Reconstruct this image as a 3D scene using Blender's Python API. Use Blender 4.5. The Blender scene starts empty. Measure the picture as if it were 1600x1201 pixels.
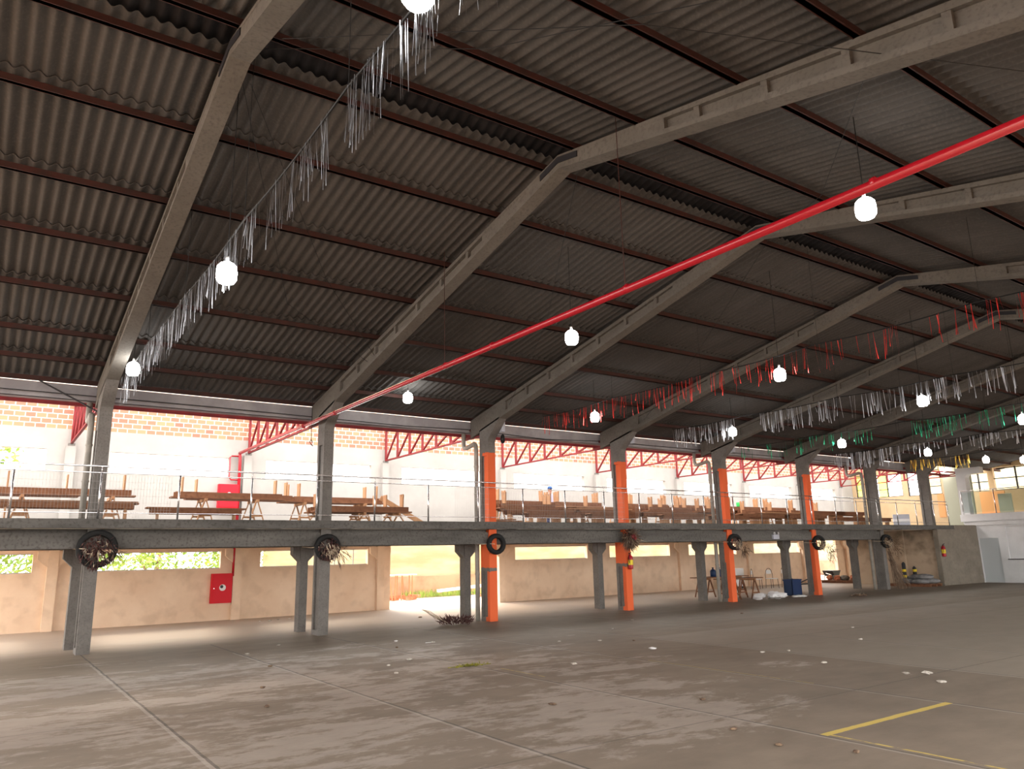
import bpy, math, random
from mathutils import Vector, Matrix
random.seed(7)
SC = bpy.context.scene
COL = SC.collection

# ------------------------------------------------------------------ camera
cam_d = bpy.data.cameras.new('camera')
cam_d.sensor_fit = 'HORIZONTAL'; cam_d.sensor_width = 36.0
cam_d.lens = 36.0 * 1177.5 / 1600.0
cam_d.clip_start = 0.05; cam_d.clip_end = 400
cam = bpy.data.objects.new('camera', cam_d); COL.objects.link(cam)
cr = Vector((0.57037385, 0.82110069, -0.02161773))
cu = Vector((0.19306429, -0.10843705, 0.97517567))
cf = Vector((-0.79837326, 0.56038831, 0.22037488))
M = Matrix((( cr.x, cu.x, -cf.x, 18.5196), (cr.y, cu.y, -cf.y, -2.4555), (cr.z, cu.z, -cf.z, 1.8174), (0, 0, 0, 1)))
cam.matrix_world = M
SC.camera = cam

# ------------------------------------------------------------------ world and exposure
W = bpy.data.worlds.new('sky'); SC.world = W; W.use_nodes = True
SKY = 5.0
bg = W.node_tree.nodes['Background']
bg.inputs[0].default_value = (1.0, 0.965, 0.93, 1); bg.inputs[1].default_value = SKY
SC.view_settings.view_transform = 'Standard'
SC.view_settings.look = 'None'
SC.view_settings.gamma = 1.0
SC.view_settings.use_curve_mapping = False
SC.view_settings.exposure = 0.65
sun_d = bpy.data.lights.new('sun', 'SUN'); sun_d.energy = 3.0; sun_d.angle = math.radians(20); sun_d.color = (1, .80, .58)
sun = bpy.data.objects.new('sun', sun_d); COL.objects.link(sun)
sun.rotation_euler = Vector((0.9, -0.12, -0.42)).to_track_quat('-Z', 'Y').to_euler()
LAMP = 20.0

# ------------------------------------------------------------------ materials
def mat(name, color, rough=.8, metal=0.0, c2=None, scale=4.0, detail=6.0, stretch=(1, 1, 1), lo=.4, hi=.6,
        bump=0.0, bscale=30.0, spec=.3, emit=None, estr=0.0, speck=None, sscale=60.0, samt=.3):
    m = bpy.data.materials.new(name); m.use_nodes = True
    nt = m.node_tree; N = nt.nodes; L = nt.links; b = N['Principled BSDF']
    b.inputs['Roughness'].default_value = rough; b.inputs['Metallic'].default_value = metal
    b.inputs['Specular IOR Level'].default_value = spec
    b.inputs['Base Color'].default_value = (*color, 1)
    if emit:
        b.inputs['Emission Color'].default_value = (*emit, 1); b.inputs['Emission Strength'].default_value = estr
    out = None
    tc = N.new('ShaderNodeTexCoord')
    if c2 is not None:
        mp = N.new('ShaderNodeMapping'); mp.inputs['Scale'].default_value = stretch
        L.new(tc.outputs['Object'], mp.inputs['Vector'])
        no = N.new('ShaderNodeTexNoise'); no.inputs['Scale'].default_value = scale; no.inputs['Detail'].default_value = detail
        no.inputs['Roughness'].default_value = .6
        L.new(mp.outputs[0], no.inputs['Vector'])
        rp = N.new('ShaderNodeValToRGB'); rp.color_ramp.elements[0].position = lo; rp.color_ramp.elements[1].position = hi
        rp.color_ramp.elements[0].color = (*color, 1); rp.color_ramp.elements[1].color = (*c2, 1)
        L.new(no.outputs['Fac'], rp.inputs[0]); out = rp.outputs[0]
    if speck is not None:
        n2 = N.new('ShaderNodeTexNoise'); n2.inputs['Scale'].default_value = sscale; n2.inputs['Detail'].default_value = 3
        L.new(tc.outputs['Object'], n2.inputs['Vector'])
        r2 = N.new('ShaderNodeValToRGB'); r2.color_ramp.elements[0].position = .5; r2.color_ramp.elements[1].position = .68
        r2.color_ramp.elements[0].color = (0, 0, 0, 1); r2.color_ramp.elements[1].color = (samt, samt, samt, 1)
        L.new(n2.outputs['Fac'], r2.inputs[0])
        mx = N.new('ShaderNodeMix'); mx.data_type = 'RGBA'
        if out is None: mx.inputs[6].default_value = (*color, 1)
        else: L.new(out, mx.inputs[6])
        mx.inputs[7].default_value = (*speck, 1); L.new(r2.outputs[0], mx.inputs[0]); out = mx.outputs[2]
    if out is not None: L.new(out, b.inputs['Base Color'])
    if bump > 0:
        n3 = N.new('ShaderNodeTexNoise'); n3.inputs['Scale'].default_value = bscale; n3.inputs['Detail'].default_value = 4
        L.new(tc.outputs['Object'], n3.inputs['Vector'])
        bp = N.new('ShaderNodeBump'); bp.inputs['Strength'].default_value = bump; bp.inputs['Distance'].default_value = .02
        L.new(n3.outputs['Fac'], bp.inputs['Height']); L.new(bp.outputs[0], b.inputs['Normal'])
    return m

def math_node(nt, op, a, b=None, clamp=False):
    n = nt.nodes.new('ShaderNodeMath'); n.operation = op; n.use_clamp = clamp
    for i, v in enumerate((a, b)):
        if v is None: continue
        if isinstance(v, (int, float)): n.inputs[i].default_value = v
        else: nt.links.new(v, n.inputs[i])
    return n.outputs[0]

CONC = mat('concrete', (.13, .12, .11), .85, c2=(.20, .185, .17), scale=2.2, lo=.3, hi=.7, bump=.25, bscale=18, speck=(.06, .05, .045), sscale=26, samt=.3)
CONC_LT = mat('pale_concrete', (.135, .124, .108), .85, c2=(.18, .165, .146), scale=1.6, lo=.3, hi=.7, bump=.2, bscale=16, speck=(.10, .09, .08), sscale=20, samt=.6)
CONC_SLAB = mat('weathered_concrete', (.085, .08, .074), .85, c2=(.16, .15, .138), scale=1.4, stretch=(1, .35, 2.5), lo=.3, hi=.7, bump=.3, bscale=14, speck=(.04, .035, .03), sscale=18, samt=.5)
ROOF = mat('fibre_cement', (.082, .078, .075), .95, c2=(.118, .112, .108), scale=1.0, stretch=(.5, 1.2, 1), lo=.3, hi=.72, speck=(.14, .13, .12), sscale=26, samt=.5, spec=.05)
RIDGE = mat('shade_toned_fibre_cement', (.034, .031, .032), .95, c2=(.05, .046, .047), scale=2, spec=.05)  # shade of the ridge band put into the cap's colour
RUST = mat('red_oxide_steel', (.070, .021, .016), .6, c2=(.036, .020, .017), scale=3, lo=.3, hi=.7)
REDST = mat('bright_red_steel', (.22, .018, .022), .6, c2=(.16, .016, .018), scale=3)
REDP = mat('fire_red_enamel', (.40, .008, .018), .26, spec=.6)
PLAST = mat('beige_plaster', (.70, .50, .35), .9, c2=(.82, .64, .48), scale=1.0, detail=8, lo=.25, hi=.75, speck=(.30, .17, .09), sscale=2.2, samt=.2, bump=.1)
PLAST_UP = mat('grey_plaster', (.29, .27, .25), .9, c2=(.36, .34, .315), scale=.8, detail=8, lo=.3, hi=.7)
WHITEP = mat('white_paint', (.62, .62, .62), .6, c2=(.68, .68, .68), scale=1.5)
DOORP = mat('grey_door_paint', (.50, .53, .54), .5)
WINB = mat('dark_steel_frame', (.03, .03, .035), .5)
ZINC = mat('zinc_gutter', (.42, .41, .43), .5, metal=.1, c2=(.33, .32, .34), scale=1.5)
PVC = mat('grey_pvc', (.34, .31, .27), .6, c2=(.26, .24, .21), scale=3)
STEEL = mat('stainless_steel', (.72, .71, .72), .22, metal=1.0)
WIRE = mat('black_cable', (.012, .012, .012), .6)
MESHW = mat('galvanised_wire', (.35, .33, .31), .5, metal=.5)
RUBBER = mat('black_rubber', (.012, .012, .012), .75, bump=.2, bscale=60)
WOOD = mat('brown_timber', (.16, .065, .032), .7, c2=(.26, .12, .06), scale=2.0, stretch=(6, .6, 6), lo=.3, hi=.7, speck=(.12, .045, .02), sscale=9, samt=.6)
WOOD2 = mat('pale_timber', (.34, .17, .08), .7, c2=(.46, .26, .14), scale=2.5, stretch=(5, 5, .8), lo=.3, hi=.7)
BULB = mat('lit_bulb', (1, 1, 1), .3, emit=(1, .985, .95), estr=LAMP)
SOCK = mat('bulb_socket', (.55, .55, .55), .5)
LEAF = mat('green_leaves', (.10, .22, .03), .6, c2=(.36, .46, .10), scale=1.2, lo=.35, hi=.65)
BARK = mat('pinkish_bark', (.32, .19, .13), .9, c2=(.22, .13, .09), scale=5)
DRY = mat('dried_plants', (.10, .06, .045), .9, c2=(.25, .17, .11), scale=9)
DRYP = mat('dried_purple_plants', (.05, .018, .02), .9, c2=(.12, .06, .05), scale=9)
TAN = mat('dried_tan_stems', (.45, .35, .24), .9, c2=(.62, .52, .40), scale=9)
GREY = mat('light_grey_plastic', (.45, .46, .52), .5)
WHITE = mat('white_plastic', (.75, .74, .74), .5)
BLUE = mat('dark_blue_plastic', (.01, .03, .09), .45)
YEL = mat('yellow_plastic', (.75, .55, .03), .5)
GREENP = mat('green_plastic', (.05, .5, .12), .5)
SACK = mat('grey_sacking', (.13, .13, .14), .9, c2=(.26, .25, .25), scale=4)
BRICKR = mat('red_brick_clay', (.50, .16, .08), .9, c2=(.62, .24, .14), scale=4)
SILV = mat('silver_foil', (.42, .43, .46), .38, metal=1.0)
REDF = mat('red_foil', (.85, .06, .05), .28, metal=.9)
GRNF = mat('green_foil', (.02, .26, .13), .28, metal=.9)
GOLDF = mat('gold_foil', (.85, .55, .10), .28, metal=.9)
GROUND = mat('pale_dirt', (.55, .45, .36), .95, c2=(.70, .60, .50), scale=.6)
YWALL = mat('pale_yellow_render', (.36, .31, .18), .95, c2=(.46, .42, .29), scale=.7, detail=8, stretch=(1, .5, 2))
SOIL = mat('red_soil', (.33, .20, .13), .95, c2=(.44, .30, .20), scale=.8)
ORANGEP = mat('orange_wall_paint', (.62, .29, .12), .9)
CREAM = mat('cream_wall_paint', (.42, .30, .17), .9, c2=(.48, .35, .21), scale=.8)
GREENW = mat('pale_green_wall_paint', (.34, .34, .26), .9)
BOUNCE_SOFF = mat('pale_bounce_soffit', (.70, .66, .60), .9, c2=(.60, .56, .50), scale=1)  # pale colour for the unseen bounce surface under the mezzanine
STICK = mat('dark_dry_sticks', (.13, .085, .055), .9, c2=(.24, .17, .12), scale=9)
CONC_W = mat('buff_bare_concrete', (.20, .17, .135), .9, c2=(.27, .235, .19), scale=1.1, lo=.3, hi=.7, stretch=(1, 1, 2), speck=(.10, .085, .07), sscale=7, samt=.22)
CABR = mat('matte_red_cabinet_paint', (.62, .010, .022), .55, spec=.25)
DEBR = mat('crumpled_pale_litter', (.42, .38, .33), .9, c2=(.6, .56, .5), scale=10)
YGREEN = mat('yellow_green_sprig', (.30, .28, .02), .8, c2=(.12, .12, .02), scale=20)

PLAST_D = PLAST.copy(); PLAST_D.name = 'mould_stained_plaster'
def stain(m):
    nt = m.node_tree; N = nt.nodes; L = nt.links; b = N['Principled BSDF']; src = b.inputs['Base Color'].links[0].from_socket
    tc = N.new('ShaderNodeTexCoord'); sp = N.new('ShaderNodeSeparateXYZ'); L.new(tc.outputs['Object'], sp.inputs[0])
    no = N.new('ShaderNodeTexNoise'); no.inputs['Scale'].default_value = 2.2; no.inputs['Detail'].default_value = 9; L.new(tc.outputs['Object'], no.inputs['Vector'])
    f = math_node(nt, 'ADD', math_node(nt, 'MULTIPLY', sp.outputs[2], .55), math_node(nt, 'MULTIPLY', no.outputs['Fac'], 1.6))
    f = math_node(nt, 'SUBTRACT', f, 1.45, True)
    mx = N.new('ShaderNodeMix'); mx.data_type = 'RGBA'; L.new(f, mx.inputs[0]); L.new(src, mx.inputs[6]); mx.inputs[7].default_value = (.05, .04, .03, 1)
    m2 = N.new('ShaderNodeMix'); m2.data_type = 'RGBA'; m2.inputs[0].default_value = .45; L.new(mx.outputs[2], m2.inputs[6]); m2.inputs[7].default_value = (.20, .165, .12, 1)
    L.new(m2.outputs[2], b.inputs['Base Color'])
# painted columns: orange enamel over concrete, with a worn grey band
def column_paint(name, left_upper, side):
    m = CONC.copy(); m.name = name; nt = m.node_tree; N = nt.nodes; L = nt.links; b = N['Principled BSDF']
    base = b.inputs['Base Color'].links[0].from_socket
    tc = N.new('ShaderNodeTexCoord'); sp = N.new('ShaderNodeSeparateXYZ'); L.new(tc.outputs['Object'], sp.inputs[0])
    x, y, z = sp.outputs
    no = N.new('ShaderNodeTexNoise'); no.inputs['Scale'].default_value = 7; L.new(tc.outputs['Object'], no.inputs['Vector'])
    w = math_node(nt, 'MULTIPLY', math_node(nt, 'SUBTRACT', no.outputs['Fac'], .5), .10)
    xw = math_node(nt, 'ADD', x, math_node(nt, 'MULTIPLY', w, .35))
    zw = math_node(nt, 'ADD', z, w)
    front = math_node(nt, 'GREATER_THAN', xw, -.012 if not left_upper else -.10)
    frontlow = math_node(nt, 'GREATER_THAN', xw, -.012)
    low = math_node(nt, 'LESS_THAN', z, 2.4)
    above = math_node(nt, 'GREATER_THAN', z, 1.42)
    sidem = math_node(nt, 'MULTIPLY', math_node(nt, 'MULTIPLY', low, above), 1.0 if side else 0.0)
    sidem = math_node(nt, 'MULTIPLY', sidem, math_node(nt, 'GREATER_THAN', x, -.30))
    up = math_node(nt, 'MULTIPLY', front, math_node(nt, 'GREATER_THAN', z, 2.4))
    lo = math_node(nt, 'MULTIPLY', frontlow, low)
    mk = math_node(nt, 'MAXIMUM', math_node(nt, 'MAXIMUM', up, lo), sidem)
    mk = math_node(nt, 'MULTIPLY', mk, math_node(nt, 'LESS_THAN', zw, 4.78))
    if left_upper:
        mk = math_node(nt, 'MULTIPLY', mk, math_node(nt, 'SUBTRACT', 1.0, math_node(nt, 'COMPARE', zw, 1.42)))
        n = mk.node.inputs[1].links[0].from_node.inputs[1].links[0].from_node; n.inputs[2].default_value = .05
    mx = N.new('ShaderNodeMix'); mx.data_type = 'RGBA'; L.new(mk, mx.inputs[0]); L.new(base, mx.inputs[6]); mx.inputs[7].default_value = (.74, .135, .045, 1)
    L.new(mx.outputs[2], b.inputs['Base Color'])
    return m
stain(PLAST_D)
PAINT_A = column_paint('orange_painted_concrete', True, True)
PAINT_B = column_paint('orange_fronted_concrete', False, False)

# floor: worn concrete, sawn joints and court lines
def floor_material():
    m = bpy.data.materials.new('worn_concrete_floor'); m.use_nodes = True; nt = m.node_tree; N = nt.nodes; L = nt.links; b = N['Principled BSDF']
    tc = N.new('ShaderNodeTexCoord'); sp = N.new('ShaderNodeSeparateXYZ'); L.new(tc.outputs['Object'], sp.inputs[0]); x, y, z = sp.outputs
    def noise(sc, st, det=8, rough=.62):
        mp = N.new('ShaderNodeMapping'); mp.inputs['Scale'].default_value = st; L.new(tc.outputs['Object'], mp.inputs['Vector'])
        n = N.new('ShaderNodeTexNoise'); n.inputs['Scale'].default_value = sc; n.inputs['Detail'].default_value = det; n.inputs['Roughness'].default_value = rough
        L.new(mp.outputs[0], n.inputs['Vector']); return n.outputs['Fac']
    def ramp(v, p0, p1, c0, c1):
        r = N.new('ShaderNodeValToRGB'); r.color_ramp.elements[0].position = p0; r.color_ramp.elements[1].position = p1
        r.color_ramp.elements[0].color = (*c0, 1); r.color_ramp.elements[1].color = (*c1, 1); L.new(v, r.inputs[0]); return r.outputs[0]
    def mix(f, a, c):
        k = N.new('ShaderNodeMix'); k.data_type = 'RGBA'
        for i, v in ((0, f), (6, a), (7, c)):
            if isinstance(v, tuple): k.inputs[i].default_value = (*v, 1)
            elif isinstance(v, float): k.inputs[i].default_value = v
            else: L.new(v, k.inputs[i])
        return k.outputs[2]
    big = noise(.22, (1, 1, 1), 4)
    dark = ramp(noise(2.2, (1.0, .45, 1)), .3, .7, (.16, .128, .098), (.22, .178, .140))
    lite = ramp(noise(5, (1.2, .5, 1)), .3, .7, (.25, .21, .180), (.315, .267, .230))
    # worn patches, mostly in the near middle of the hall
    pn = math_node(nt, 'ADD', math_node(nt, 'MULTIPLY', noise(.62, (1.3, .6, 1), 12, .72), .62), math_node(nt, 'MULTIPLY', noise(2.6, (1.5, .6, 1), 10, .75), .38))
    near = math_node(nt, 'MULTIPLY', math_node(nt, 'SUBTRACT', 7.0, y), .028)
    near = math_node(nt, 'MAXIMUM', math_node(nt, 'MINIMUM', near, .05), -.10)
    edge = math_node(nt, 'MINIMUM', math_node(nt, 'MULTIPLY', math_node(nt, 'SUBTRACT', x, 4.5), .03), .0)
    edge = math_node(nt, 'ADD', edge, math_node(nt, 'MINIMUM', math_node(nt, 'MULTIPLY', math_node(nt, 'SUBTRACT', 12.4, x), .12), .0))
    pv = math_node(nt, 'ADD', math_node(nt, 'ADD', pn, near), edge)
    mask = ramp(pv, .530, .575, (0, 0, 0), (1, 1, 1))
    col = mix(mask, dark, lite)
    tone = ramp(big, .3, .7, (.86, .85, .83), (1.12, 1.1, 1.08))
    mu = N.new('ShaderNodeMix'); mu.data_type = 'RGBA'; mu.blend_type = 'MULTIPLY'; mu.inputs[0].default_value = 1; L.new(col, mu.inputs[6]); L.new(tone, mu.inputs[7]); col = mu.outputs[2]
    # lighter floor on the far right, starting at a joint
    far = math_node(nt, 'MULTIPLY', math_node(nt, 'GREATER_THAN', y, 9.66), math_node(nt, 'GREATER_THAN', x, 6.0))
    fm = math_node(nt, 'MULTIPLY', far, .35)
    col = mix(fm, col, (.34, .30, .255))
    # paler floor under the annex, fading into the hall: light spill painted in
    an = math_node(nt, 'MULTIPLY', math_node(nt, 'SUBTRACT', .9, math_node(nt, 'ADD', x, math_node(nt, 'MULTIPLY', noise(.8, (1, .5, 1), 5), 1.6))), .42, True); col = mix(math_node(nt, 'MULTIPLY', math_node(nt, 'MINIMUM', an, 1.0), .65), col, (.60, .50, .42))
    # joints
    wob = math_node(nt, 'MULTIPLY', math_node(nt, 'SUBTRACT', noise(2.5, (1, 1, 1), 5), .5), .05)
    def line(v, c, w):
        return math_node(nt, 'LESS_THAN', math_node(nt, 'ABSOLUTE', math_node(nt, 'SUBTRACT', math_node(nt, 'ADD', v, wob), c)), w)
    jy = math_node(nt, 'LESS_THAN', math_node(nt, 'ABSOLUTE', math_node(nt, 'SUBTRACT', math_node(nt, 'MODULO', math_node(nt, 'ADD', math_node(nt, 'ADD', y, wob), 25.5 + .45 + 1.275), 2.55), 1.275)), .016)
    jx = math_node(nt, 'LESS_THAN', math_node(nt, 'ABSOLUTE', math_node(nt, 'SUBTRACT', math_node(nt, 'MODULO', math_node(nt, 'ADD', math_node(nt, 'ADD', x, wob), 22.0 - 12.45 + 2.2), 4.4), 2.2)), .013)
    jt = math_node(nt, 'MULTIPLY', math_node(nt, 'MAXIMUM', jy, math_node(nt, 'MULTIPLY', jx, .7)), .75)
    jt = math_node(nt, 'MULTIPLY', jt, math_node(nt, 'GREATER_THAN', x, 0.0))
    # pale spill beside joints
    js = math_node(nt, 'LESS_THAN', math_node(nt, 'ABSOLUTE', math_node(nt, 'SUBTRACT', math_node(nt, 'MODULO', math_node(nt, 'ADD', math_node(nt, 'ADD', y, wob), 25.5 + .45 + 1.275 + .04), 2.55), 1.275)), .022)
    js = math_node(nt, 'MULTIPLY', math_node(nt, 'MULTIPLY', js, .45), math_node(nt, 'GREATER_THAN', x, 2.0))
    col = mix(js, col, (.40, .36, .32))
    col = mix(jt, col, (.06, .05, .045))
    # court lines
    def seg(v, c, w, u, a, bb):
        e = math_node(nt, 'MULTIPLY', math_node(nt, 'GREATER_THAN', u, a), math_node(nt, 'LESS_THAN', u, bb))
        return math_node(nt, 'MULTIPLY', line(v, c, w), e)
    wear = ramp(noise(6, (1, 1, 1), 6), .38, .5, (0, 0, 0), (1, 1, 1))
    y1 = seg(x, 13.62, .045, y, 4.68, 7.2); y2 = seg(y, 4.74, .018, x, 13.62, 16.5)
    y3 = math_node(nt, 'MULTIPLY', seg(y, 7.24, .016, x, 8.6, 11.8), .55); y4 = math_node(nt, 'MULTIPLY', seg(y, 4.86, .016, x, 7.6, 8.8), .6)
    y5 = math_node(nt, 'MAXIMUM', y1, math_node(nt, 'MULTIPLY', math_node(nt, 'MAXIMUM', math_node(nt, 'MAXIMUM', y2, y3), y4), wear))
    col = mix(math_node(nt, 'MULTIPLY', y5, .85), col, (.60, .44, .10))
    L.new(col, b.inputs['Base Color'])
    L.new(ramp(mask, 0, 1, (.62, .62, .62), (.5, .5, .5)), b.inputs['Roughness']); b.inputs['Specular IOR Level'].default_value = .3
    bp = N.new('ShaderNodeBump'); bp.inputs['Strength'].default_value = .15; bp.inputs['Distance'].default_value = .01
    L.new(noise(14, (1, 1, 1), 6), bp.inputs['Height']); L.new(bp.outputs[0], b.inputs['Normal'])
    return m
FLOORM = floor_material()

def brick_material(name, c1, c2, mort, sw=.27, sh=.155):
    m = bpy.data.materials.new(name); m.use_nodes = True; nt = m.node_tree; N = nt.nodes; L = nt.links; b = N['Principled BSDF']
    b.inputs['Roughness'].default_value = .9
    tc = N.new('ShaderNodeTexCoord'); sp = N.new('ShaderNodeSeparateXYZ'); cb = N.new('ShaderNodeCombineXYZ')
    L.new(tc.outputs['Object'], sp.inputs[0])
    L.new(math_node(nt, 'ADD', sp.outputs[1], sp.outputs[0]), cb.inputs[0]); L.new(sp.outputs[2], cb.inputs[1])
    br = N.new('ShaderNodeTexBrick'); br.inputs['Scale'].default_value = 1; br.inputs['Brick Width'].default_value = sw; br.inputs['Row Height'].default_value = sh
    br.inputs['Mortar Size'].default_value = .014; br.inputs['Color1'].default_value = (*c1, 1); br.inputs['Color2'].default_value = (*c2, 1); br.inputs['Mortar'].default_value = (*mort, 1)
    L.new(cb.outputs[0], br.inputs['Vector']); L.new(br.outputs['Color'], b.inputs['Base Color'])
    return m
BRICKW = brick_material('hollow_brick_wall', (.34, .125, .085), (.42, .22, .12), (.58, .51, .44))
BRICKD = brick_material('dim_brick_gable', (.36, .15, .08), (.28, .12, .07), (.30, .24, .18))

# ------------------------------------------------------------------ mesh builder
class MB:
    def __init__(s): s.v = []; s.f = []
    def add(s, vs, fs):
        o = len(s.v); s.v += [tuple(p) for p in vs]; s.f += [tuple(i + o for i in q) for q in fs]
    def box(s, x0, x1, y0, y1, z0, z1):
        s.add([(x0, y0, z0), (x1, y0, z0), (x1, y1, z0), (x0, y1, z0), (x0, y0, z1), (x1, y0, z1), (x1, y1, z1), (x0, y1, z1)],
              [(0, 3, 2, 1), (4, 5, 6, 7), (0, 1, 5, 4), (1, 2, 6, 5), (2, 3, 7, 6), (3, 0, 4, 7)]); return s
    def bar(s, a, b, w, h, up=(0, 0, 1)):
        a = Vector(a); b = Vector(b); d = (b - a).normalized(); u = Vector(up)
        if abs(d.dot(u)) > .98: u = Vector((0, 1, 0))
        sx = d.cross(u).normalized() * (w / 2); sz = sx.cross(d).normalized() * (h / 2)
        vs = [a - sx - sz, a + sx - sz, a + sx + sz, a - sx + sz, b - sx - sz, b + sx - sz, b + sx + sz, b - sx + sz]
        s.add(vs, [(0, 1, 2, 3), (7, 6, 5, 4), (0, 4, 5, 1), (1, 5, 6, 2), (2, 6, 7, 3), (3, 7, 4, 0)]); return s
    def tube(s, pts, r, n=8, close=True):
        pts = [Vector(p) for p in pts]; rs = r if isinstance(r, (list, tuple)) else [r] * len(pts); rings = []; vs = []
        for i, p in enumerate(pts):
            d = (pts[min(i + 1, len(pts) - 1)] - pts[max(i - 1, 0)]).normalized()
            u = Vector((0, 0, 1)) if abs(d.z) < .95 else Vector((1, 0, 0))
            a = d.cross(u).normalized(); b = a.cross(d)
            for k in range(n):
                t = 2 * math.pi * k / n; vs.append(p + (a * math.cos(t) + b * math.sin(t)) * rs[i])
        fs = []
        for i in range(len(pts) - 1):
            for k in range(n):
                k2 = (k + 1) % n; fs.append((i * n + k, i * n + k2, (i + 1) * n + k2, (i + 1) * n + k))
        if close: fs.append(tuple(range(n))[::-1]); fs.append(tuple((len(pts) - 1) * n + k for k in range(n)))
        s.add(vs, fs); return s
    def prism_y(s, poly, y0, y1):     # polygon in (x, z) pulled along y
        n = len(poly); vs = [(p[0], y0, p[1]) for p in poly] + [(p[0], y1, p[1]) for p in poly]
        s.add(vs, [tuple(range(n)), tuple(range(2 * n - 1, n - 1, -1))] + [(i, i + n, (i + 1) % n + n, (i + 1) % n) for i in range(n)]); return s
    def prism_x(s, poly, x0, x1):     # polygon in (y, z) pulled along x
        n = len(poly); vs = [(x0, p[0], p[1]) for p in poly] + [(x1, p[0], p[1]) for p in poly]
        s.add(vs, [tuple(range(n))[::-1], tuple(range(n, 2 * n))] + [(i, (i + 1) % n, (i + 1) % n + n, i + n) for i in range(n)]); return s
    def lathe(s, prof, c, n=16, axis=(0, 0, 1)):
        ax = Vector(axis).normalized(); u = ax.orthogonal().normalized(); w = ax.cross(u); vs = []; c = Vector(c)
        for (r, h) in prof:
            for k in range(n):
                t = 2 * math.pi * k / n; vs.append(c + ax * h + (u * math.cos(t) + w * math.sin(t)) * r)
        fs = [(i * n + k, i * n + (k + 1) % n, (i + 1) * n + (k + 1) % n, (i + 1) * n + k) for i in range(len(prof) - 1) for k in range(n)]
        fs.append(tuple(range(n))[::-1]); fs.append(tuple((len(prof) - 1) * n + k for k in range(n)))
        s.add(vs, fs); return s
    def ring(s, c, axis, R, r, n=28, m=10, flat=1.0):
        ax = Vector(axis).normalized(); u = ax.orthogonal().normalized(); w = ax.cross(u); c = Vector(c); vs = []
        for k in range(n):
            t = 2 * math.pi * k / n; d = u * math.cos(t) + w * math.sin(t)
            for j in range(m):
                q = 2 * math.pi * j / m; vs.append(c + d * (R + r * math.cos(q)) + ax * (r * flat * math.sin(q)))
        s.add(vs, [(k * m + j, ((k + 1) % n) * m + j, ((k + 1) % n) * m + (j + 1) % m, k * m + (j + 1) % m) for k in range(n) for j in range(m)]); return s
    def blob(s, c, rx, ry, rz, n=8, m=6, jit=.25, rnd=random):
        vs = [(c[0], c[1], c[2] - rz)]
        for i in range(1, m):
            ph = math.pi * i / m - math.pi / 2
            for k in range(n):
                t = 2 * math.pi * k / n; q = 1 + rnd.uniform(-jit, jit)
                vs.append((c[0] + rx * math.cos(ph) * math.cos(t) * q, c[1] + ry * math.cos(ph) * math.sin(t) * q, c[2] + rz * math.sin(ph) * (1 + rnd.uniform(-jit, jit) * .5)))
        vs.append((c[0], c[1], c[2] + rz)); L = len(vs) - 1
        fs = [(0, 1 + (k + 1) % n, 1 + k) for k in range(n)]
        for i in range(m - 2):
            for k in range(n): fs.append((1 + i * n + k, 1 + i * n + (k + 1) % n, 1 + (i + 1) * n + (k + 1) % n, 1 + (i + 1) * n + k))
        fs += [(L, 1 + (m - 2) * n + k, 1 + (m - 2) * n + (k + 1) % n) for k in range(n)]
        s.add(vs, fs); return s
    def leaf(s, p, d, l, w, rnd=random):
        p = Vector(p); d = Vector(d).normalized(); a = d.cross(Vector((rnd.uniform(-1, 1), rnd.uniform(-1, 1), rnd.uniform(-1, 1)))).normalized() * w / 2
        s.add([p, p + d * l * .5 + a, p + d * l, p + d * l * .5 - a], [(0, 1, 2, 3)]); return s
    def build(s, name, m, parent=None, base=(0, 0, 0), smooth=False):
        me = bpy.data.meshes.new(name)
        off = ORG[parent.name] if parent is not None else Vector(base)
        me.from_pydata([(p[0] - off[0], p[1] - off[1], p[2] - off[2]) for p in s.v], [], s.f); me.update()
        me.materials.append(m)
        if smooth: me.polygons.foreach_set('use_smooth', [True] * len(me.polygons))
        o = bpy.data.objects.new(name, me); COL.objects.link(o)
        if parent is not None: o.parent = parent; ORG[o.name] = off
        else: o.location = base; ORG[o.name] = Vector(base)
        return o
ORG = {}
def tag(o, label=None, cat=None, group=None, kind=None):
    if label: o['label'] = label
    if cat: o['category'] = cat
    if group: o['group'] = group
    if kind: o['kind'] = kind
    return o
def thing(name, loc, label, cat, group=None):
    o = bpy.data.objects.new(name, None); COL.objects.link(o); o.location = loc; o.empty_display_size = .2
    ORG[o.name] = Vector(loc); return tag(o, label, cat, group)
def copy_tree(o, parent=None, loc=None, rot=None):
    c = o.copy(); COL.objects.link(c)
    if parent is not None: c.parent = parent
    if loc is not None: c.location = loc
    if rot is not None: c.rotation_euler = rot
    for ch in KIDS.get(o.name, []): copy_tree(ch, c)
    return c
KIDS = {}
def kids(root):
    for o in bpy.data.objects:
        if o.parent is not None: KIDS.setdefault(o.parent.name, [])
    for o in bpy.data.objects:
        if o.parent is not None and o not in KIDS[o.parent.name]: KIDS[o.parent.name].append(o)
NTH = ['first', 'second', 'third', 'fourth', 'fifth', 'sixth', 'seventh', 'eighth', 'ninth', 'tenth', 'eleventh', 'twelfth', 'thirteenth', 'fourteenth']

YN = {-1: -5.35, 0: -.29, 1: 4.86, 2: 9.88, 3: 15.14, 4: 20.25, 5: 25.44, 6: 30.47, 7: 35.13, 8: 39.3}
Y0, Y1 = -9.0, 46.5
YA = -4.4      # near end of the annex, open to the yard
XW = -7.2

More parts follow.
